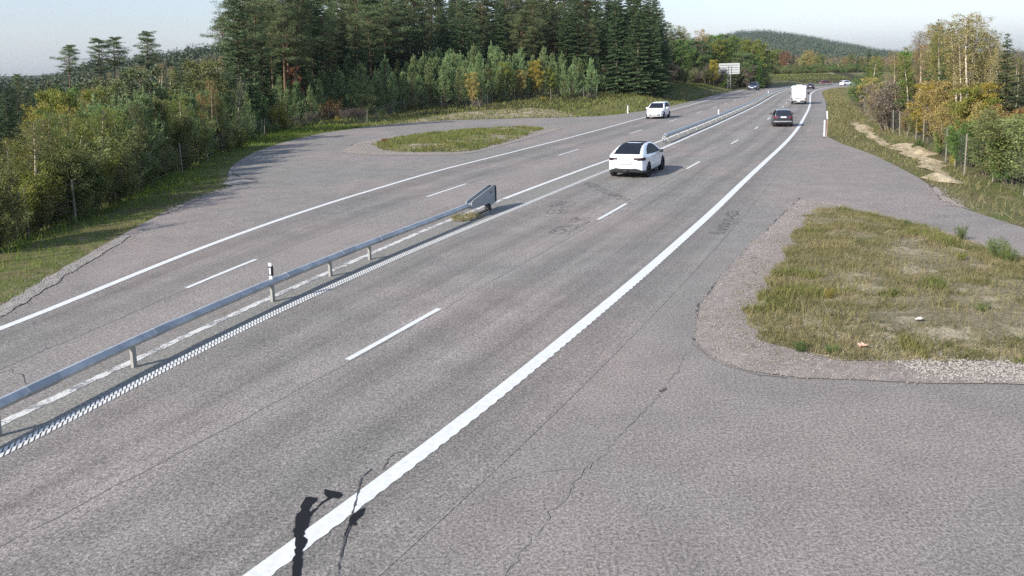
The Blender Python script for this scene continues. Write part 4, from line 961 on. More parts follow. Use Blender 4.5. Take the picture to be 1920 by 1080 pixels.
# far cars
c4, h4 = oncoming(1411, 169.5, 4.5, '', None, 1.0)
car('car', 'dark blue car oncoming in the distance beside the large sign board', V2, Q2, parts2, M_BLUECAR, WH2, WR2, .885, [plate(2.135, .56)]+mirrors(.72, .98, 1.02, M_BLACKPL), zg(c4, .008), h4, 1.45, M_RIMS)
c5, h5 = away(1519, 167.5, .55, 1.0)
car('car', 'small black car far ahead of the camper van', V2, Q2, parts2, M_BLACKCAR, WH2, WR2, .885, [plate(-2.12, .8)], zg(c5, .008), h5, 1.0, M_RIMS)
c6, h6 = away(1541, 159.5, 1.5, 1.0)
car('car', 'dark red car far off entering the bend', V2, Q2, parts2, M_DARKRED, WH2, WR2, .885, [plate(-2.12, .8)], zg(c6, .008), h6-.4, 1.05, M_RIMS)
c7, h7 = away(1580, 160.5, .5, 1.0)
car('car', 'white car farthest off on the bend', V2, Q2, parts2, M_WHITECAR, WH2, WR2, .885, [plate(-2.12, .8)], zg(c7, .008), h7-.3, 1.0, M_RIMS)

# camper van, rear view
cc, ch = away(1497, 196, .45, 1.0, 3.0)
cv = empty('camper_van', zg(cc, .008), ch); tag(cv, 'white camper van driving away in the right lanes', 'camper van')
side_c = [(-3.0,.45),(-3.06,.9),(-3.04,2.55),(-2.9,2.78),(1.2,2.82),(1.9,2.75),(2.2,2.45),(1.95,2.0),(2.5,1.25),(3.0,1.05),(3.1,.7),(3.05,.4),(2.6,.35),(-2.8,.42)]
plan_c = [(-3.07,.95),(-3.0,1.12),(-2.8,1.15),(1.6,1.15),(2.1,1.05),(2.8,.95),(3.08,.7)]
sect_c = [(0,.3),(1.02,.3),(1.13,.5),(1.15,1.0),(1.15,2.4),(1.10,2.7),(1.0,2.8),(0,2.84)]
Vc, Qc = car_hull(side_c, plan_c, sect_c, (-1.7, 2.2), .34, .06, .10)
c_, n_ = face_data(Vc, Qc); lab = np.zeros(len(Qc), int); x, y, z = c_.T
regs = [('rear_window', (x < -2.95) & (z > 1.75) & (z < 2.15) & (np.abs(y) < .6), M_GLASS), ('lower_skirt', (z < .62), M_SILVER), ('windscreen', (x > 2.0) & (z > 1.3) & (z < 2.0) & (n_[:, 0] > .3), M_GLASS), ('cab_window', (np.abs(n_[:, 1]) > .6) & (x > 1.5) & (x < 2.25) & (z > 1.3) & (z < 1.8), M_GLASS)]
for i, (nm, mk, mm) in enumerate(regs[1:]): lab[mk & (lab == 0)] = i+1
obj('body', submesh('body', Vc, Qc[lab == 0]), mat('camper_gelcoat', (0.60, 0.61, 0.61), 0.4), cv)
for i, (nm, mk, mm) in enumerate(regs[1:]): obj(nm, submesh(nm, Vc, Qc[lab == i+1]), mm, cv)
M_PALEGLASS = mat('camper_window_acrylic', S(196, 206, 214), 0.25)
rw = Geo(); rw.bevbox((-3.10, -.72, 1.72), (-3.05, .72, 2.35), .02); obj('rear_window', rw.mesh('rear_window'), M_PALEGLASS, cv)
for zz, y0, y1 in ((1.38, -.75, -.05), (1.32, .1, .8), (1.05, -.8, .5), (.92, -.4, .8)):
    g = Geo(); g.box((-3.078, y0, zz-.03), (-3.06, y1, zz+.03)); obj('trim_strip', g.mesh('trim_strip'), M_SIGNRIB, cv)
for s in (-1, 1):
    g = Geo(); g.bevbox((-3.10, s*.86 if s > 0 else -1.10, .75), (-3.04, 1.10 if s > 0 else -.86, 1.0), .02); obj('tail_lamp', g.mesh('tail_lamp'), M_TAILRED, cv)
    g = Geo(); g.bevbox((-3.085, s*1.03-.06, 1.05), (-3.0, s*1.03+.06, 2.6), .02); obj('corner_trim', g.mesh('corner_trim'), M_SIGNRIB, cv)
    g = Geo(); g.bevbox((1.7, s*1.32-.10, 1.35), (1.85, s*1.32+.10, 1.75), .03); obj('mirror', g.mesh('mirror'), M_BLACKPL, cv)
    for wx in (-1.7, 2.2):
        g = Geo(); g.lathe([(.2, -.11), (.32, -.115), (.34, -.08), (.34, .08), (.32, .115), (.2, .11)], 24); o = obj('wheel', g.mesh('wheel', True), M_TYRE, cv); o.location = (wx, s*.95, .34)
        g = Geo(); g.lathe([(.21, .05), (.19, .10), (.05, .08)], 20); r = obj('rim', g.mesh('rim'), M_RIMS, o); r.scale = (1, s, 1)
g = Geo(); g.bevbox((-3.16, -1.08, .42), (-2.98, 1.08, .66), .03); obj('rear_bumper', g.mesh('rear_bumper'), M_TRIM, cv)
g = Geo(); g.box((-3.175, -.26, .50), (-3.162, .26, .61)); obj('number_plate', g.mesh('number_plate'), M_PLATE, cv)
g = Geo(); g.bevbox((-.6, -.4, 2.80), (.3, .4, 2.92), .04); obj('roof_vent', g.mesh('roof_vent'), M_WHITEPL, cv)

# ------------------------------------------------------------------ trees
def unit(v): return v/(np.linalg.norm(v)+1e-9)
class Tree:
    def __init__(s): s.W = Geo(); s.B = Geo(); s.LV = []; s.LF = []; s.n = 0
    def leaves(s, c, d, ln, wd):             # rhombic leaves
        n = len(c); r = rand_unit(n); sd = np.cross(d, r); sd /= np.linalg.norm(sd, axis=1)[:, None]+1e-9
        ln = np.broadcast_to(ln, (n,))[:, None]; wd = np.broadcast_to(wd, (n,))[:, None]
        m = c+d*ln*0.5; V = np.stack([c, m+sd*wd/2, c+d*ln, m-sd*wd/2], 1).reshape(-1, 3)
        s.LV.append(V); s.LF.append(np.arange(4*n).reshape(-1, 4)+s.n); s.n += 4*n
    def crown(s, name):
        return new_mesh(name, np.concatenate(s.LV), np.concatenate(s.LF))
def jitter_dir(d, a, n): v = d[None]+rng.normal(0, a, (n, 3)); return v/np.linalg.norm(v, axis=1)[:, None]
def mk_bush(H, R, stems, nl, leaf, spread=0.5, droop=0.0, bare=0.15):
    t = Tree()
    tips = []
    for i in range(stems):
        a = rng.uniform(0, 6.283); r0 = rng.uniform(0, 0.25*R); p = np.array([r0*math.cos(a), r0*math.sin(a), -0.3]); d = unit(np.array([math.cos(a)*spread*rng.uniform(0.2, 1), math.sin(a)*spread*rng.uniform(0.2, 1), 1.0]))
        L = H*rng.uniform(0.65, 1.0); r = 0.02+0.010*L; seg = 6; pts = [p]
        for k in range(seg):
            d = unit(d+rng.normal(0, 0.10, 3)+np.array([0, 0, 0.04])); pts.append(pts[-1]+d*L/seg)
        t.W.path(pts, np.linspace(r, 0.008, seg+1), 5)
        for k in range(1, seg+1):
            for b in range(4):
                aa = rng.uniform(0, 6.283); bd = unit(np.array([math.cos(aa), math.sin(aa), rng.uniform(0.1, 1.0)])); bl = R*rng.uniform(0.25, 0.6)*(1.15-k/seg*0.6)
                q = pts[k-1]+(pts[k]-pts[k-1])*rng.uniform(); mid = q+bd*bl*0.55; e = mid+unit(bd+np.array([0, 0, 0.3-droop]))*bl*0.5
                if q[2] > H*bare*0.6: t.W.path([q, mid, e], [0.014, 0.008, 0.003], 3)
                if mid[2] > H*bare: tips += [(q, mid, bl), (mid, e, bl)]
    per = max(4, nl//len(tips))
    for a, b, bl in tips:
        n = per; f = rng.uniform(0.1, 1.1, n)[:, None]; c = a+(b-a)*f+rng.normal(0, 0.10+0.07*bl, (n, 3)); d = jitter_dir(unit(b-a)+np.array([0, 0, -droop]), 0.8, n)
        t.leaves(c, d, leaf*rng.uniform(0.6, 1.3, n), leaf*0.5*rng.uniform(0.7, 1.3, n))
    return t
def mk_birch(H, R, nl, leaf, base=0.35, droop=0.5, fork=False):
    t = Tree(); seg = 12; pts = [np.array([0, 0, -0.4])]; d = np.array([0, 0, 1.0])
    for k in range(seg): d = unit(d+rng.normal(0, 0.035, 3)+np.array([0, 0, 0.1])); pts.append(pts[-1]+d*(H+0.4)/seg)
    t.W.path(pts, np.linspace(0.10+0.006*H, 0.012, seg+1), 7); P = np.array(pts); tips = []
    nb = int(H*4.2)
    for i in range(nb):
        f = base+(1-base)*((i+rng.uniform())/nb)**0.9; x = f*seg; k = min(int(x), seg-1); q = P[k]+(P[k+1]-P[k])*(x-k)
        pr = math.sin(math.pi*min(1, 0.22+0.78*(1-(f-base)/(1-base))))**0.7; bl = R*pr*rng.uniform(0.5, 1.15)+0.3; aa = i*2.399+rng.normal(0, 0.3)
        d0 = unit(np.array([math.cos(aa), math.sin(aa), rng.uniform(0.5, 1.2)])); m = q+d0*bl*0.5; m2 = m+unit(d0+np.array([0, 0, -0.6]))*bl*0.4; e = m2+np.array([d0[0]*0.25, d0[1]*0.25, -droop])*bl*0.6
        t.B.path([q, m, m2, e], [0.018+0.012*bl, 0.014, 0.008, 0.003], 4); tips += [(q+(m-q)*0.4, m, bl), (m, m2, bl), (m2, e, bl)]
        for _ in range(3):
            w0 = m+(m2-m)*rng.uniform(); w1 = w0+rng.normal(0, 0.3, 3)*bl*0.5+np.array([0, 0, -droop*0.5*bl]); t.B.path([w0, w1], [0.008, 0.003], 3); tips.append((w0, w1, bl))
    per = max(3, nl//len(tips))
    for a, b, bl in tips:
        n = max(1, int(per*rng.uniform(0.4, 1.6))); f = rng.uniform(0, 1.1, n)[:, None]; c = a+(b-a)*f+rng.normal(0, 0.06+0.05*bl, (n, 3))
        t.leaves(c, jitter_dir(np.array([0, 0, -0.7]), 0.8, n), leaf*rng.uniform(0.6, 1.3, n), leaf*0.65*rng.uniform(0.7, 1.3, n))
    return t
def mk_ypine(H, R, nt):
    t = Tree(); t.W.path([np.array([0, 0, -0.3]), np.array([0.02, 0, H*0.5]), np.array([0, 0.02, H*0.97])], [0.07, 0.045, 0.015], 6)
    z = 0.3; brs = []
    while z < H*0.90:
        f = z/H; L = R*(1-f)**0.95*(0.65+0.35*min(1, f*4))+0.12; nb = rng.integers(4, 7); a0 = rng.uniform(0, 6.28)
        for b in range(nb):
            a = a0+b*6.283/nb+rng.normal(0, 0.2); up = 0.30+0.75*f; d = unit(np.array([math.cos(a), math.sin(a), up])); q = np.array([0, 0, z+rng.normal(0, 0.04)]); l = L*rng.uniform(0.6, 1.25)
            m = q+d*l*0.55; e = m+unit(d+np.array([0, 0, 0.8]))*l*0.5; t.W.path([q, m, e], [0.016, 0.012, 0.006], 4); brs += [(q+(m-q)*0.4, m, 1.0), (m, e, 1.3), (e, e+np.array([d[0]*0.05, d[1]*0.05, 0.22]), 1.3)]
            for sd in (-1, 1):
                for ff in (0.5, 0.85):
                    s0 = q+(e-q)*ff; sdv = unit(np.cross(d, (0, 0, 1))*sd+d*0.9+np.array([0, 0, 0.6])); s1 = s0+sdv*l*0.36*rng.uniform(0.7, 1.2); brs.append((s0, s1, 0.9))
        z += H*0.072*rng.uniform(0.85, 1.15)
    for k in range(3): brs.append((np.array([0, 0, H*(0.82+0.05*k)]), np.array([0, 0, H*(0.92+0.05*k)]), 2.0))
    per = nt/sum(b[2] for b in brs)
    for a, b, w_ in brs:
        n = max(5, int(per*w_)); f = rng.uniform(0.05, 1.02, n)[:, None]; ax = unit(b-a); c = a+(b-a)*f; d = jitter_dir(ax*1.0+np.array([0, 0, 0.3]), 0.5, n)
        t.leaves(c, d, rng.uniform(0.10, 0.18, n), 0.026)
    return t
def mk_spruce(H, R, nt, base=0.06):
    t = Tree(); t.W.path([np.array([0, 0, -0.5]), np.array([0, 0, H*0.5]), np.array([0, 0, H])], [0.06+0.010*H, 0.03+0.005*H, 0.015], 7)
    z = H*base; brs = []; st = max(0.32, H*0.026)
    while z < H*0.985:
        f = z/H; L = R*(1-f)**0.82*(0.6+0.4*min(1, f*6))+0.12; nb = rng.integers(5, 8); a0 = rng.uniform(0, 6.28)
        for b in range(nb):
            a = a0+b*6.283/nb+rng.normal(0, 0.25); l = L*rng.uniform(0.65, 1.15); dh = np.array([math.cos(a), math.sin(a), 0]); sl = 0.45*f-0.30
            q = np.array([0, 0, z+rng.normal(0, st*0.3)]); m = q+unit(dh+np.array([0, 0, sl]))*l*0.6; e = m+unit(dh+np.array([0, 0, sl+0.18]))*l*0.45
            t.W.path([q, m, e], [0.012+0.008*l, 0.012, 0.004], 3); brs.append((q+(m-q)*0.2, m, l, dh)); brs.append((m, e, l, dh))
        z += st*rng.uniform(0.8, 1.2)
    tot = sum(b[2] for b in brs)
    for a, b, l, dh in brs:
        n = max(4, int(nt*l/tot)); f = rng.uniform(0, 1.05, n)[:, None]; sd = np.array([-dh[1], dh[0], 0]); w_ = rng.uniform(-1, 1, n)[:, None]*l*0.26*(1.1-f*0.6)
        c = a+(b-a)*f+sd*w_*0.6; d = unit(b-a)[None]*0.6+sd*np.sign(w_)*0.6+np.array([0, 0, -0.35])+rng.normal(0, 0.25, (n, 3)); d /= np.linalg.norm(d, axis=1)[:, None]
        t.leaves(c, d, (0.16+0.10*l**0.5)*rng.uniform(0.6, 1.3, n), 0.05+0.03*l**0.5)
    t.leaves(np.repeat([[0, 0, H*0.985]], 30, 0)+rng.normal(0, 0.02, (30, 3)), jitter_dir(np.array([0, 0, 1.0]), 0.4, 30), 0.25, 0.05)
    return t
def mk_pine(H, R, nt, base=0.45, flat=0.5):
    t = Tree(); bend = rng.normal(0, 0.02, 2)*H; P = [np.array([bend[0]*f*f, bend[1]*f*f, -0.5+(H*0.97+0.5)*f]) for f in np.linspace(0, 1, 9)]
    t.W.path(P, np.linspace(0.07+0.009*H, 0.03, 9), 7); brs = []; nb = int(H*2.6)
    for i in range(nb):
        f = base+(0.99-base)*(i+rng.uniform())/nb; x = f*8; k = min(int(x), 7); q = P[k]+(P[k+1]-P[k])*(x-k); g = (f-base)/(1-base)
        L = R*(0.35+0.75*math.sin(math.pi*min(1, 0.18+g*0.8)))*rng.uniform(0.45, 1.2); a = i*2.399+rng.normal(0, 0.5); d = unit(np.array([math.cos(a), math.sin(a), rng.uniform(-0.05, 0.35)+0.5*g]))
        m = q+d*L*0.6; e = m+unit(d+rng.normal(0, 0.25, 3))*L*0.4; t.W.path([q, m, e], [0.02+0.015*L, 0.03, 0.012], 4)
        for _ in range(5):
            c0 = q+(e-q)*rng.uniform(0.45, 1.05)+rng.normal(0, 0.16, 3)*L*np.array([1, 1, 0.35]); brs.append((c0, 0.28+0.16*L))
    brs.append((P[-1], 0.5)); per = max(8, nt//len(brs))
    for c0, rr in brs:
        n = per; u = rand_unit(n); c = c0+u*np.array([1, 1, flat*0.7])*rr*rng.uniform(0.2, 1, (n, 1)); d = u*np.array([1, 1, 0.5])+np.array([0, 0, 0.45]); d /= np.linalg.norm(d, axis=1)[:, None]
        t.leaves(c, d, rng.uniform(0.16, 0.30, n), 0.05)
    return t
PROTO = {}
def proto(kind, t, H, wood): PROTO.setdefault(kind, []).append((t.W.mesh('trunk', True), t.crown('crown'), H, wood, t.B.mesh('branches') if t.B.n else None))
for i in range(4): proto('bush', mk_bush(5.5, 2.2, 8, 8500, 0.15), 5.5, M_TWIG)
for i in range(2): proto('sparse', mk_bush(5.5, 2.2, 10, 4500, 0.13, 0.45, 0.1, 0.2), 5.5, M_TWIG)
for i in range(2): proto('shrub', mk_bush(2.0, 1.0, 8, 3000, 0.10, 0.7, 0, 0.05), 2.0, M_TWIG)
for i in range(3): proto('birch', mk_birch(13, 1.6, 5200, 0.115, 0.32), 13, M_BIRCH)
for i in range(2): proto('thin_birch', mk_birch(13, 1.4, 2400, 0.12, 0.45, 0.7), 13, M_BIRCH)
for i in range(2): proto('round', mk_birch(8, 2.2, 9000, 0.17, 0.18, 0.2), 8, M_TWIG)
for i in range(4): proto('young_pine', mk_ypine(4.8, 1.35, 12000), 4.8, M_PBARK)
for i in range(3): proto('spruce', mk_spruce(18, 3.0, 22000), 18, M_BARK)
for i in range(3): proto('pine', mk_pine(19, 2.7, 17000), 19, M_PBARK)
proto('lone_pine', mk_pine(15, 2.4, 15000, 0.52, 0.45), 15, M_PBARK); proto('lone_pine', mk_pine(15, 2.2, 13000, 0.6, 0.45), 15, M_PBARK)
NAMES = {'bush': 'deciduous_bush', 'sparse': 'bare_bush', 'shrub': 'shrub', 'birch': 'birch_tree', 'thin_birch': 'birch_tree', 'round': 'deciduous_tree', 'young_pine': 'young_pine_tree', 'spruce': 'spruce_tree', 'pine': 'pine_tree', 'lone_pine': 'pine_tree'}
CATS = {'bush': 'bush', 'sparse': 'bush', 'shrub': 'shrub'}
TREES = 0
def tree(kind, loc, H, leaf, label, group=None, wide=1.0, lean=(0, 0), var=None):
    global TREES
    W, L, H0, wood, B = PROTO[kind][rng.integers(len(PROTO[kind])) if var is None else var % len(PROTO[kind])]
    sc = H/H0; t = empty(NAMES[kind], loc, rng.uniform(0, 6.283)); t.scale = (sc*wide, sc*wide, sc)
    t.rotation_euler = (lean[1]+rng.normal(0, 0.015), lean[0]+rng.normal(0, 0.015), rng.uniform(0, 6.283)); t.rotation_mode = 'ZYX'
    tag(t, label, CATS.get(kind, 'tree'), group); TREES += 1
    for nm, me, mm in (('trunk', W, wood), ('crown', L, leaf), ('branches', B, M_TWIG)):
        if me is None: continue
        o = bpy.data.objects.new(nm, me); C.objects.link(o); o.parent = t
        if len(me.materials) == 0: me.materials.append(mm)
        if nm == 'branches': o['kind'] = 'stuff'
        o.material_slots[0].link = 'OBJECT'; o.material_slots[0].material = mm
    return t
def plant(kind, px, top, Y, leaf, label, group=None, wide=1.0, minh=0.8, base=None, var=None):
    d = ray(px, top); x = d[0]*Y; gz = float(T([(x, Y)])[0]) if base is None else base; H = max(minh, CAM_H+d[2]*Y-gz)
    return tree(kind, (x, Y, gz-0.05), H, leaf, label, group, wide, (-0.45*(px-960)/9800, 0), var)

# ------------------------------------------------------------------ planting: left side
lfpx = np.array([p[0] for p in LFN], float); lfy = np.array([p[1] for p in LFW]); o_ = np.argsort(lfpx)
def lfY(px): return float(np.interp(px, np.r_[lfpx[o_], 1139, 1220, 1300, 1400], np.r_[np.maximum.accumulate(lfy[o_]), LF2[0][1], LF2[5][1], LF2[-1][1], 230]))
GB = 'bushes behind the left game fence'
front = [(-70, 300, L_YGREEN), (-35, 280, L_WILLOW), (5, 285, L_YGREEN), (30, 262, L_YGREEN), (62, 258, L_WILLOW), (88, 240, L_WILLOW), (120, 250, L_WILLOW), (150, 232, L_WILLOW), (178, 226, L_WILLOW), (205, 215, L_WILLOW), (232, 226, L_WILLOW), (258, 222, L_GREEN),
  (282, 214, L_WILLOW), (305, 205, L_WILLOW), (328, 200, L_WILLOW), (352, 208, L_WILLOW), (378, 196, L_GOLD), (402, 200, L_WILLOW), (425, 195, L_WILLOW)]
for i, (px, top, lf) in enumerate(front):
    plant('bush', px+rng.uniform(-4, 4), top+rng.uniform(-16, 12), lfY(px)+rng.uniform(1.8, 3.6)+(1.5 if px > 180 else 0), lf if px < 40 or rng.uniform() < .6 else rng.choice([L_GREEN, L_YGREEN, L_WILLOW]), 'yellowing bush at the left edge of the picture, behind the fence' if px < 40 else ('golden bush among olive ones behind the left fence' if lf is L_GOLD else 'dense olive green bush right behind the left game fence'), GB, rng.uniform(0.8, 1.1))
for px in range(-50, 440, 26):               # lower growth filling the foot of the hedge
    top = np.interp(px, [-50, 60, 200, 440], [400, 345, 300, 240]); plant('bush', px+rng.uniform(-8, 8), top, lfY(px)+rng.uniform(1.0, 2.2), L_WILLOW, 'low olive bush at the foot of the left hedge', GB, 1.3)
for i, px in enumerate((12, 34, 52, 92, 118, 146, 172, 200, 226, 254, 288, 314, 340, 366, 410)):
    plant('birch', px, np.interp(px, [0, 60, 200, 420], [255, 225, 205, 182])+rng.uniform(-12, 12), lfY(px)+rng.uniform(2.5, 5), [L_YGREEN, L_WILLOW, L_YGREEN, L_GREEN][i % 4], 'slender yellow green sapling standing up out of the left bushes', 'saplings among the left bushes', 1.5)
for px, top, dy, kd, lf, lab, wd in ((64, 218, 8, 'birch', L_YELLOW, 'bright yellow tree nearest the left edge', 1.0), (84, 190, 11, 'round', L_YGREEN, 'yellow green tree rising over the olive bushes', .6), (74, 196, 12, 'birch', L_YELLOW, 'slim yellow tree beside the yellow green one at the left', 1.2), (108, 174, 14, 'birch', L_YELLOW, 'tall yellow tree behind the other yellow trees at the left', 1.3), (96, 186, 13, 'round', L_YGREEN, 'broad dull yellow green tree among the yellow ones at the left', .6),
      (140, 196, 9, 'young_pine', L_YPINE, 'young pine between yellow trees at the left', 1.0), (131, 200, 9, 'birch', L_YELLOW, 'small yellow birch in front of a young pine at the left', 1.1), (122, 180, 13, 'round', L_GREEN, 'green tree between the golden trees at the left', .6), (165, 180, 14, 'round', L_YGREEN, 'yellow green tree behind the olive bushes', .6), (150, 168, 18, 'birch', L_GOLD, 'pale gold tree below the lone pines', 1.2), (188, 176, 16, 'round', L_WILLOW, 'olive tree below the pair of lone pines', .6),
      (390, 153, 6, 'birch', L_GOLD, 'golden brown birch in front of dark spruces at the left', .8), (376, 178, 5, 'birch', L_ORANGE, 'small orange birch in front of the dark spruces', .9), (436, 150, 8, 'thin_birch', L_BROWN, 'thin brown birch at the start of the young pines', 1.0)):
    plant(kd, px, top, lfY(px)+dy, lf, lab, None, wd)
for px in range(165, 430, 17):               # second and third rows: mixed conifers
    plant('young_pine', px+rng.uniform(-6, 6), np.interp(px, [165, 250, 330, 430], [190, 172, 170, 172])+rng.uniform(-8, 8), lfY(px)+rng.uniform(5, 10), L_YPINE, 'green young pine rising behind the olive bushes', 'young pines behind the left bushes', 1.1)
    plant('spruce' if rng.uniform() < .5 else 'round', px+rng.uniform(-8, 8), np.interp(px, [165, 250, 330, 430], [160, 142, 130, 128])+rng.uniform(-8, 12), lfY(px)+rng.uniform(14, 24), rng.choice([L_SPRUCE, L_PINE, L_WILLOW]), 'green tree in the mixed belt below the lone pines', 'mixed trees left of the tall forest', 1.15)
for px, top, lab in ((342, 98, 'dark spruce standing left of the tall forest'), (322, 118, 'smaller dark spruce beside a taller one left of the forest'), (362, 122, 'dark spruce just right of the tall spruce'), (392, 110, 'dark spruce at the left corner of the tall forest'), (415, 92, 'tall spruce closing the left end of the forest')):
    plant('spruce', px, top, 84, L_SPRUCE, lab, None, 1.15)
for px in range(-60, 90, 16): plant('spruce', px, np.interp(px, [-60, 30, 90], [185, 175, 178])+rng.uniform(-10, 14), 58+rng.uniform(0, 10), L_SPRUCE, 'dark shaded spruce at the far left', 'dark spruces at the far left', 1.2)
for i, (px, top, lab) in enumerate(((28, 138, 'small lone pine at the far left of the skyline'), (120, 82, 'leftmost tall lone pine on the skyline'), (181, 71, 'left one of the pair of lone pines'), (205, 67, 'right one of the pair of lone pines'), (265, 57, 'lone pine standing right of the pair'), (413, 30, 'open crowned pine at the left end of the forest'))):
    plant('lone_pine', px, top, 128+i*2, L_PINE, lab, None, 1.05, var=i)
for px in range(180, 430, 11):               # pale leafless wood on the slope behind
    plant('thin_birch', px+rng.uniform(-4, 4), np.interp(px, [180, 430], [140, 108])+rng.uniform(-10, 10), 170+rng.uniform(0, 40), rng.choice([L_BROWN, L_GOLD, L_BROWN]), 'pale brown autumn tree on the slope below the skyline', 'autumn trees on the left slope', 1.3)
def near_what(px):
    return ('near the rust red tree' if px < 600 else 'near the small orange shrub' if px < 660 else 'left of the yellow group' if px < 860 else 'behind the yellow group' if px < 1045 else 'right of the yellow group')
# young pine plantation along the fence
GY_ = 'young pines along the left game fence'
ptop = ([420, 480, 540, 600, 660, 740, 800, 862, 940, 1000, 1060, 1130, 1230], [165, 152, 158, 128, 114, 120, 108, 92, 98, 95, 106, 110, 118])
for row, (dy, dt) in enumerate(((2.5, 14), (7, 0), (13, -4))):
    px = 425 + row*9
    while px < 1215:
        plant('young_pine', px+rng.uniform(-4, 4), np.interp(px, *ptop)+dt+rng.uniform(-14, 20), lfY(px)+dy+5*float(1-sstep(600, 720, px))+rng.uniform(-1, 1.5), L_YPINE, ('front row', 'middle row', 'back row')[row]+' young pine behind the left fence, '+near_what(px), GY_, rng.uniform(0.85, 1.1)); px += rng.uniform(15, 24)
for px, top, dy, kd, lf, lab in ((520, 186, 1.5, 'bush', L_YGREEN, 'yellow green bush at the fence below the rust red tree'), (550, 132, 16, 'round', L_RUST, 'rust red tree in front of the dark forest at the left'), (615, 178, 1.2, 'shrub', L_ORANGE, 'small orange shrub at the left fence'), (632, 214, -2.5, 'shrub', L_YELLOW, 'bright yellow shrub on the verge by the left bus bay'),
    (560, 222, -1, 'shrub', L_WILLOW, 'olive shrub on the verge at the left fence'), (705, 214, -1.5, 'shrub', L_BROWN, 'brownish shrub on the verge near the bus bay end'), (800, 170, 1.5, 'young_pine', L_YPINE, 'small young pine in front of the left fence'), (885, 140, 1.5, 'round', L_GOLD, 'golden tree at the fence, leftmost of the yellow group'), (912, 128, 2, 'birch', L_ORANGE, 'orange birch in the yellow group at the fence'), (945, 122, 2, 'round', L_YGREEN, 'yellow green tree in the yellow group at the fence'),
    (975, 134, 1.6, 'round', L_GOLD, 'gold tree in the middle of the yellow group'), (1005, 118, 2.5, 'round', L_YELLOW, 'yellow tree at the right of the yellow group'), (1032, 132, 2, 'round', L_YGREEN, 'green and yellow tree right of the yellow group'), (1018, 182, -2.5, 'shrub', L_YELLOW, 'yellow shrub on the verge in front of the left fence'), (1040, 75, 20, 'birch', L_RUST, 'rust coloured birch at the edge of the dark forest'),
    (1172, 88, 14, 'birch', L_ORANGE, 'orange birch in front of the forest left of the sign board'), (1195, 118, 10, 'round', L_RUST, 'rust brown tree left of the sign board'), (1221, 118, 4, 'round', L_YELLOW, 'small yellow tree at the far left fence'), (1338, 116, 6, 'round', L_YELLOW, 'small yellow tree just left of the large sign board')):
    plant(kd, px, top, lfY(px)+dy, lf, lab)
for px in range(440, 1130, 30):
    plant('shrub', px+rng.uniform(-9, 9), np.interp(px, [440, 700, 1130], [226, 198, 168])+rng.uniform(-6, 6), lfY(px)+rng.uniform(-0.5, 1), rng.choice([L_WILLOW, L_BROWN, L_YGREEN, L_GREEN]), 'low shrub at the foot of the young pines', 'shrubs below the young pines', 1.1)
# tall dark forest
GF = 'tall conifers of the dark forest'
for row, (y0, dt) in enumerate(((18, 20), (28, 0), (40, -20), (54, 10), (70, 30))):
    px = 432 + row*8
    while px < 1245:
        kd = 'spruce' if rng.uniform() < (0.55 if row < 3 and px < 1120 else 1.0) else 'pine'; Yt = min(lfY(px), 130)+y0+rng.uniform(-3, 4)
        plant(kd, px, dt+rng.uniform(-60, 25), Yt, L_SPRUCE if kd == 'spruce' else L_PINE, ('tall dark spruce ' if kd == 'spruce' else 'tall dark pine ')+('at the edge of' if row == 0 else 'inside' if row < 3 else 'deep inside')+' the forest, '+near_what(px), GF, rng.uniform(0.95, 1.2)); px += rng.uniform(17, 27)
# wood left of the far road
for px, top, kd, lf in ((1251, 40, 'pine', L_PINE), (1260, 50, 'spruce', L_PINE), (1269, 54, 'birch', L_GREEN), (1277, 58, 'pine', L_PINE), (1240, 62, 'spruce', L_SPRUCE), (1252, 75, 'spruce', L_PINE), (1262, 70, 'pine', L_PINE), (1272, 82, 'round', L_GREEN), (1281, 50, 'birch', L_YGREEN), (1292, 62, 'birch', L_YGREEN), (1300, 72, 'birch', L_GREEN), (1310, 66, 'thin_birch', L_GOLD), (1320, 56, 'birch', L_ORANGE), (1330, 80, 'spruce', L_PINE), (1340, 72, 'round', L_GREEN),
      (1350, 80, 'round', L_YGREEN), (1361, 62, 'pine', L_PINE), (1370, 76, 'round', L_GREEN), (1380, 82, 'round', L_YGREEN), (1391, 77, 'birch', L_GREEN), (1402, 76, 'birch', L_YGREEN), (1411, 80, 'round', L_YGREEN), (1420, 82, 'birch', L_YGREEN), (1429, 92, 'round', L_GREEN), (1437, 104, 'spruce', L_SPRUCE)):
    plant(kd, px, top, 262+rng.uniform(-14, 14), lf, {'spruce': 'dark conifer', 'pine': 'pine', 'birch': 'leafy birch', 'thin_birch': 'thin pale birch', 'round': 'leafy tree'}[kd]+' in the wood behind the large sign board', 'trees of the wood behind the sign board', 1.25)
    plant('spruce' if rng.uniform() < .7 else 'round', px+rng.uniform(-4, 4), top+24+rng.uniform(0, 14), 248+rng.uniform(-6, 4), rng.choice([L_SPRUCE, L_PINE, L_GREEN]), 'lower dark tree at the edge of the wood behind the sign board', 'trees of the wood behind the sign board', 1.4)
for px in range(1228, 1445, 11):
    if 1340 < px < 1392: top = 141
    else: top = np.interp(px, [1228, 1330, 1445], [118, 122, 124])
    plant('sparse' if rng.uniform() < .5 else 'bush', px+rng.uniform(-4, 4), top+rng.uniform(-6, 8), lfY(px)+rng.uniform(8, 14) if px < 1340 else 250+rng.uniform(-5, 5), rng.choice([L_WILLOW, L_BROWN, L_WILLOW]), 'dull olive brush along the edge of the wood near the sign board', 'brush along the far wood', 1.5)
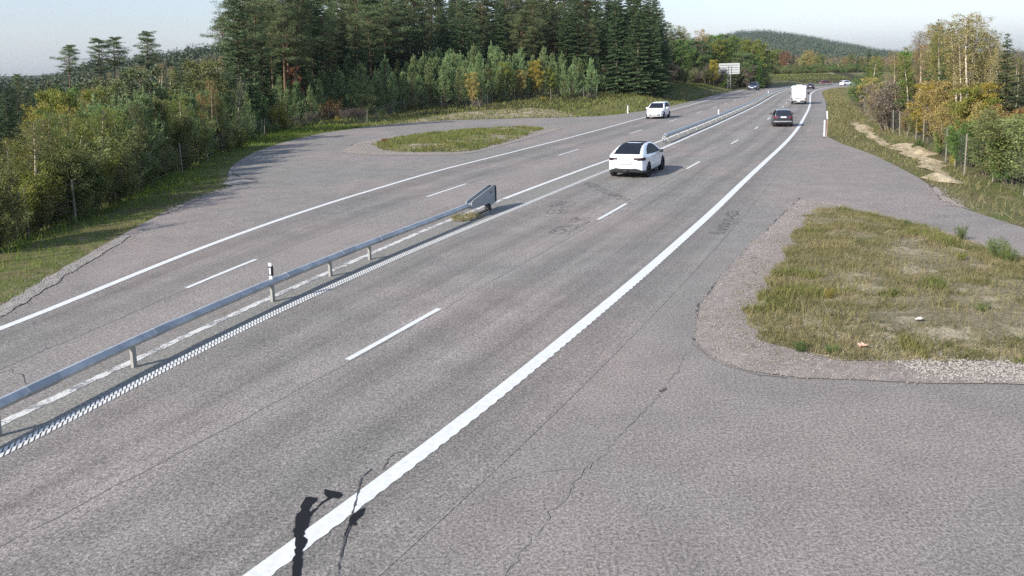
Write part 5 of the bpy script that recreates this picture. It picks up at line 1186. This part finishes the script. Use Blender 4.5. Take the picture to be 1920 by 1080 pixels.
for px, top, dy, kd, lf in ((1128, 10, 26, 'spruce', L_SPRUCE), (1146, -10, 22, 'spruce', L_SPRUCE), (1160, 8, 19, 'pine', L_PINE), (1184, 5, 18, 'spruce', L_SPRUCE), (1200, 15, 16, 'spruce', L_SPRUCE), (1212, 12, 19, 'pine', L_PINE), (1228, 25, 16, 'spruce', L_SPRUCE), (1240, 52, 14, 'spruce', L_PINE), (1250, 58, 14, 'spruce', L_PINE)):
    plant(kd, px, top, lfY(px)+dy, lf, ('dark spruce branched to the ground' if kd == 'spruce' else 'green crowned pine')+' at the right end of the tall forest', 'spruces at the right end of the tall forest', 1.25)
for px in range(1130, 1250, 9):
    plant(['bush', 'young_pine', 'sparse'][px % 3], px+rng.uniform(-3, 3), 128+rng.uniform(-12, 12), lfY(px)+rng.uniform(5, 10), [L_WILLOW, L_YPINE, L_BROWN][px % 3], 'undergrowth in front of the right end of the tall forest', 'undergrowth at the right end of the forest', 1.2)
for px in range(-40, 75, 9): plant('spruce', px, 158+rng.uniform(-8, 10), 100+rng.uniform(0, 12), L_SPRUCE, 'distant dark spruce at the far left below the ridge', 'dark spruces at the far left', 1.3)
# bushes and trees past the far bend
for px in range(1400, 1700, 8):
    plant('bush', px+rng.uniform(-5, 5), 119+rng.uniform(-6, 6), 430+rng.uniform(-10, 10), rng.choice([L_GREEN, L_WILLOW, L_WILLOW]), 'taller green bush in the back row past the far bend', 'bushes past the far bend', 1.7)
    plant('bush', px+rng.uniform(-5, 5), 126+rng.uniform(-4, 6), 338+rng.uniform(-6, 8) if px < 1560 else 352, rng.choice([L_GREEN, L_WILLOW, L_WILLOW]), 'low green bush right beside the far bend', 'bushes past the far bend', 2.0, minh=1.5)
for px in list(range(1405, 1680, 12)):
    plant('bush', px+rng.uniform(-5, 5), 124+rng.uniform(-7, 7), 395+rng.uniform(-20, 25), rng.choice([L_GREEN, L_WILLOW, L_WILLOW]), 'green bush in the belt past the far bend', 'bushes past the far bend', 1.8)
    plant('bush', px+6+rng.uniform(-5, 5), 124+rng.uniform(-4, 5), 365+rng.uniform(-8, 8), rng.choice([L_GREEN, L_WILLOW]), 'low green bush beside the far bend', 'bushes past the far bend', 2.0)
for px in range(1420, 1720, 9):
    r = rng.uniform(); kd, lf = ('round', L_GOLD) if r < .25 else ('birch', L_YELLOW) if r < .35 else ('thin_birch', L_BROWN) if r < .65 else ('round', L_YGREEN) if r < .8 else ('spruce', L_SPRUCE)
    plant(kd, px+rng.uniform(-4, 4), np.interp(px, [1420, 1520, 1650, 1720], [98, 104, 112, 112])+rng.uniform(-6, 8), 520+rng.uniform(-40, 60), lf, {'round': 'rounded autumn tree', 'birch': 'yellow birch', 'thin_birch': 'pale bare birch', 'spruce': 'dark spruce'}[kd]+' below the distant hill', 'trees below the distant hill', 1.5)
plant('round', 1473, 99, 470, L_RUST, 'bright red tree below the distant hill', None, 1.3); plant('spruce', 1488, 96, 470, L_SPRUCE, 'dark spruce right of the bright red tree', None, 1.4); plant('round', 1517, 97, 465, L_GOLD, 'broad golden tree above the small sign board', None, 1.5)

# ------------------------------------------------------------------ planting: right side
rfx = np.array([2000, 1920, 1860, 1808, 1790, 1773, 1760, 1731, 1717, 1699, 1687, 1675, 1664, 1655, 1647, 1640, 1633, 1627, 1620, 1612], float)[::-1]; rfy = np.array([p[1] for p in RFW])[::-1]
def rfY(px): return float(np.interp(px, rfx, rfy))
L_TAN = leafmat('leaf_tan', [S(142, 132, 86), S(162, 148, 98), S(126, 122, 78)])
R_ = [('bush', 1606, 145, 3, L_GREEN, 'green bush at the far end of the right hand wood', 1.2), ('bush', 1622, 136, 4, L_GREEN, 'dense green bush where the road disappears on the right', 1.1), ('birch', 1641, 108, 7, L_YGREEN, 'light green birch between two dark spruces on the right', 1.3), ('spruce', 1634, 92, 22, L_SPRUCE, 'left one of the two small dark spruces on the right', 1.2), ('spruce', 1652, 96, 20, L_SPRUCE, 'right one of the two small dark spruces on the right', 1.2),
  ('round', 1637, 150, 2.5, L_GOLD, 'golden bush at the right fence below the light green birch', 1.2), ('sparse', 1655, 138, 2.5, L_BROWN, 'leafless brown bush, left of the two large ones on the right', 1.5), ('sparse', 1676, 128, 3.5, L_BROWN, 'leafless brown bush, right of the two large ones on the right', 1.5), ('sparse', 1665, 160, 1.8, L_TAN, 'golden brown bush in front of the leafless bushes', 1.3),
  ('birch', 1692, 98, 8, L_TAN, 'slim golden birch right of the leafless bushes', 1.1), ('birch', 1707, 104, 9, L_YGREEN, 'second slim golden birch right of the leafless bushes', 1.1), ('round', 1718, 106, 12, L_GREEN, 'green tree behind the bare white birch', 1.2), ('thin_birch', 1730, 58, 11, L_BROWN, 'bare white stemmed birch standing tall on the right', 1.0),
  ('thin_birch', 1744, 62, 14, L_BROWN, 'bare birch just behind the white stemmed one', 1.0), ('spruce', 1762, 34, 12.5, L_PINE, 'tall brownish spruce behind twin birch stems', 1.0), ('birch', 1756, 44, 11, L_TAN, 'left one of the twin birches in front of the spruce', 1.0), ('birch', 1766, 46, 11.5, L_TAN, 'right one of the twin birches in front of the spruce', 1.0), ('spruce', 1792, 44, 12, L_SPRUCE, 'dark pointed spruce between the tall birches', 1.1),
  ('thin_birch', 1808, 40, 12, L_YGREEN, 'thin birch left of the large golden birch', 1.0), ('birch', 1822, 34, 13, L_TAN, 'large golden birch, left of the middle pair on the right', 1.15), ('birch', 1838, 28, 12, L_TAN, 'tallest golden birch on the right', 1.25), ('birch', 1852, 62, 15, L_YGREEN, 'golden birch right of the tallest one', 1.1), ('thin_birch', 1866, 78, 14, L_TAN, 'pale thin birch near the right edge', 1.0), ('birch', 1876, 92, 13, L_TAN, 'lower golden birch near the right edge', 1.0),
  ('spruce', 1898, 60, 11, L_SPRUCE, 'dark spruce at the right edge', 1.15), ('spruce', 1922, 110, 18, L_SPRUCE, 'lower dark spruce at the right edge', 1.2), ('thin_birch', 1916, 95, 16, L_BROWN, 'bare birch behind the dark spruce at the right edge', 1.0)]
for kd, px, top, dy, lf, lab, wd in R_: plant(kd, px, top, rfY(px)+dy, lf, lab, None, wd)
for px, top, dy, lf, kd, lab, wd in ((1700, 190, 2.5, L_GOLD, 'bush', 'golden bush behind the right fence beside the leafless ones', 1.1), (1722, 178, 3, L_WILLOW, 'bush', 'olive bush behind the leaning fence posts', 1.1), (1746, 165, 4, L_YELLOW, 'round', 'yellow tree with a pale stem behind the right fence', 1.2), (1768, 158, 6, L_GOLD, 'round', 'golden tree behind the yellow one on the right', 1.2), (1785, 178, 5, L_GOLD, 'bush', 'golden bush under the dark pointed spruce', 1.2),
    (1802, 190, 5, L_GOLD, 'sparse', 'thin golden bush under the tall birches', 1.2), (1825, 170, 7, L_YGREEN, 'round', 'yellow green tree under the tall birches', 1.2), (1846, 165, 8, L_YELLOW, 'round', 'bright yellow tree under the tall golden birch', 1.2), (1868, 182, 7, L_ORANGE, 'bush', 'orange bush near the right edge', 1.2), (1890, 175, 8, L_GOLD, 'bush', 'golden bush in front of the dark spruce at the right', 1.2), (1918, 165, 8, L_GOLD, 'bush', 'golden bush at the right edge below the spruce', 1.3),
    (1772, 236, 2.4, L_GREEN, 'bush', 'bright green bush directly behind the right fence', 1.1), (1795, 226, 3, L_GREEN, 'bush', 'second bright green bush behind the right fence', 1.1), (1820, 215, 3.5, L_GREEN, 'bush', 'green bush left of the big dark green bushes', 1.2), (1850, 196, 3.5, L_WILLOW, 'bush', 'big dark green bush, leftmost at the right fence', 1.2), (1880, 188, 3.2, L_WILLOW, 'bush', 'big dark green bush in the middle at the right fence', 1.25), (1912, 196, 3.0, L_WILLOW, 'bush', 'big dark green bush at the right edge', 1.25),
    (1950, 190, 3.0, L_WILLOW, 'bush', 'dark green bush cut by the right edge', 1.25), (1862, 250, 2.2, L_GREEN, 'bush', 'lower green bush between the big ones at the right fence', 1.2), (1905, 258, 2.0, L_GREEN, 'bush', 'lower green bush near the right edge', 1.2), (1793, 288, 0.9, L_YELLOW, 'shrub', 'yellow shrub growing through the right fence', 0.9), (1722, 300, -3.2, L_GREEN, 'shrub', 'low green plant beside the sand bank', 1.0)):
    plant(kd, px, top, rfY(px)+dy, lf, lab, None, wd)
for i, (px, top) in enumerate(((1686, 116), (1700, 88), (1714, 92), (1738, 84), (1750, 58), (1776, 66), (1784, 88), (1800, 60), (1815, 52), (1830, 58), (1845, 48), (1858, 72), (1884, 100), (1905, 112))):
    plant('birch' if i % 2 else 'thin_birch', px, top, rfY(px)+rng.uniform(9, 18), [L_TAN, L_YGREEN, L_TAN, L_GOLD][i % 4], 'slim pale stemmed birch in the stand behind the right fence', 'slim birches behind the right fence', 0.85)
for px in range(1690, 1930, 12):             # thin stems in the depth of the wood
    plant('thin_birch', px+rng.uniform(-5, 5), np.interp(px, [1690, 1800, 1930], [120, 90, 120])+rng.uniform(-14, 20), rfY(px)+rng.uniform(16, 30), rng.choice([L_GOLD, L_BROWN, L_GOLD]), 'slender birch in the depth of the right hand wood', 'slender birches deep in the right hand wood', 1.2)
    plant('sparse', px+rng.uniform(-5, 5), 185+rng.uniform(-14, 14), rfY(px)+rng.uniform(9, 14), rng.choice([L_GOLD, L_BROWN, L_ORANGE, L_YGREEN]), 'autumn undergrowth bush inside the right hand wood', 'undergrowth of the right hand wood', 1.5)
# plants on the right hand island
def at_island(px, py): p = G(px, py); return (p[0], p[1], float(zIRG_(np.array([p]))[0])-0.02)
for px, py, h, lf, wd, lab in ((1801, 452, 0.55, L_GREEN, 0.7, 'upright green weed at the far edge of the right hand island'), (1872, 492, 0.75, L_GREEN, 0.9, 'leafy green shrub, larger one on the right hand island'), (1890, 500, 0.5, L_GREEN, 0.9, 'small leafy shrub next to the larger one on the island'), (1554, 572, 0.32, L_YELLOW, 0.7, 'tiny yellow plant in the middle of the island'), (1700, 425, 0.25, L_GREEN, 1.3, 'low green plant at the far rim of the island'),
      (1800, 500, 0.22, L_YGREEN, 1.5, 'low yellow green plant left of the leafy shrubs'), (1500, 664, 0.22, L_GREEN, 1.4, 'low green weed at the near left rim of the island'), (1560, 668, 0.20, L_GREEN, 1.3, 'low green weed at the near rim beside the litter'), (1840, 600, 0.2, L_GREEN, 1.8, 'flat green weed on the right of the island')):
    tree('shrub', at_island(px, py), h, lf, lab, None, wd)
tree('shrub', (*G(722, 270), float(zILG_(G(722, 270)[None])[0])), 0.5, L_RUST, 'dry reddish weed at the left end of the left hand island', None, 1.2)
# litter
M_LIT = mat('crumpled_plastic', (0.55, 0.51, 0.46), 0.5); M_LIT2 = mat('crumpled_orange_wrap', (0.50, 0.30, 0.22), 0.5)
for px, py, m_, lab in ((1722, 621, M_LIT, 'crumpled pale wrapper lying on the right hand island'), (1617, 664, M_LIT2, 'crumpled orange and white wrapper at the near rim of the island')):
    p = at_island(px, py); bm = bmesh.new(); bmesh.ops.create_icosphere(bm, subdivisions=2, radius=0.085)
    for v in bm.verts: v.co = Vector((v.co.x*1.1, v.co.y*0.8, v.co.z*0.45+0.03))*random.uniform(0.5, 1.2)
    me = bpy.data.meshes.new('litter'); bm.to_mesh(me); bm.free(); o = obj('litter', me, m_); o.location = (p[0], p[1], p[2]+0.08); tag(o, lab, 'litter')

# ------------------------------------------------------------------ far woods that read as one mass
def far_wood(name, label, P, H, R, nq, m, cone=True):
    n = len(P); z = T(P); V = []; 
    f = rng.uniform(0, 1, (n, nq))**(1.0 if cone else 0.8); a = rng.uniform(0, 6.283, (n, nq))
    rad = (R[:, None]*(1-f)*0.9+0.1) if cone else R[:, None]*np.sqrt(np.clip(1-(2*f-1)**2, 0.05, 1))
    c = np.stack([P[:, 0, None]+rad*np.cos(a)*0.6, P[:, 1, None]+rad*np.sin(a)*0.6, z[:, None]+H[:, None]*(0.05+0.9*f)], -1).reshape(-1, 3)
    d = np.stack([np.cos(a), np.sin(a), -0.3+0*a], -1).reshape(-1, 3)+rng.normal(0, 0.5, (n*nq, 3)); d /= np.linalg.norm(d, axis=1)[:, None]
    ln = np.repeat(R, nq)*rng.uniform(0.6, 1.2, n*nq)*(1.25-f.ravel()); t = Tree(); t.leaves(c, d, ln, ln*0.55)
    o = obj(name, t.crown(name), m); tag(o, label, 'forest', kind='stuff')
L_FARD = leafmat('far_dark_wood', [S(40, 56, 44), S(58, 74, 56), S(84, 90, 66), S(50, 66, 50)], 0.1, 0, 0.012, 0.45); L_FARB = leafmat('far_brown_wood', [S(100, 92, 72), S(118, 100, 74), S(86, 88, 66)], 0.1, 0, 0.02, 0.35)
tt = rng.uniform(0.22, 0.66, 15000); yy = 700+1650*rng.uniform(0, 1, 15000)**0.7; P = np.stack([tt*yy, yy], 1)
far_wood('hill_forest', 'dark forest covering the distant hill', P, rng.uniform(11, 19, len(P)), rng.uniform(3, 5, len(P)), 9, L_FARD)
tt = rng.uniform(0.26, 0.60, 1500); yy = rng.uniform(620, 900, 1500); P = np.stack([tt*yy, yy], 1)
far_wood('autumn_wood', 'brownish leafless wood at the foot of the distant hill', P, rng.uniform(8, 13, len(P)), rng.uniform(2.2, 3.6, len(P)), 26, L_FARB, False)
P = np.stack([rng.uniform(-330, -90, 2600), rng.uniform(230, 440, 2600)], 1); q_ = P[:, 0]/P[:, 1]; P = P[(q_ > -0.72) & (q_ < -0.28)]
far_wood('ridge_forest', 'dark forest on the ridge at the left skyline', P, rng.uniform(5, 8, len(P)), rng.uniform(1.4, 2.2, len(P)), 42, L_FARD)
print('TREES', TREES)

# ------------------------------------------------------------------ thin autumn haze
hz = Geo(); hz.box((-4700, -700, -25), (4700, 5200, 135)); hm = bpy.data.materials.new('haze'); hm.use_nodes = True
hn = hm.node_tree; hn.nodes.clear(); ho = hn.nodes.new('ShaderNodeOutputMaterial'); hv = hn.nodes.new('ShaderNodeVolumePrincipled')
hv.inputs['Color'].default_value = (0.86, 0.92, 1.0, 1); hv.inputs['Density'].default_value = 0.00008; hv.inputs['Anisotropy'].default_value = 0.3
hn.links.new(hv.outputs[0], ho.inputs['Volume']); o = obj('haze', hz.mesh('haze'), hm); tag(o, kind='stuff')
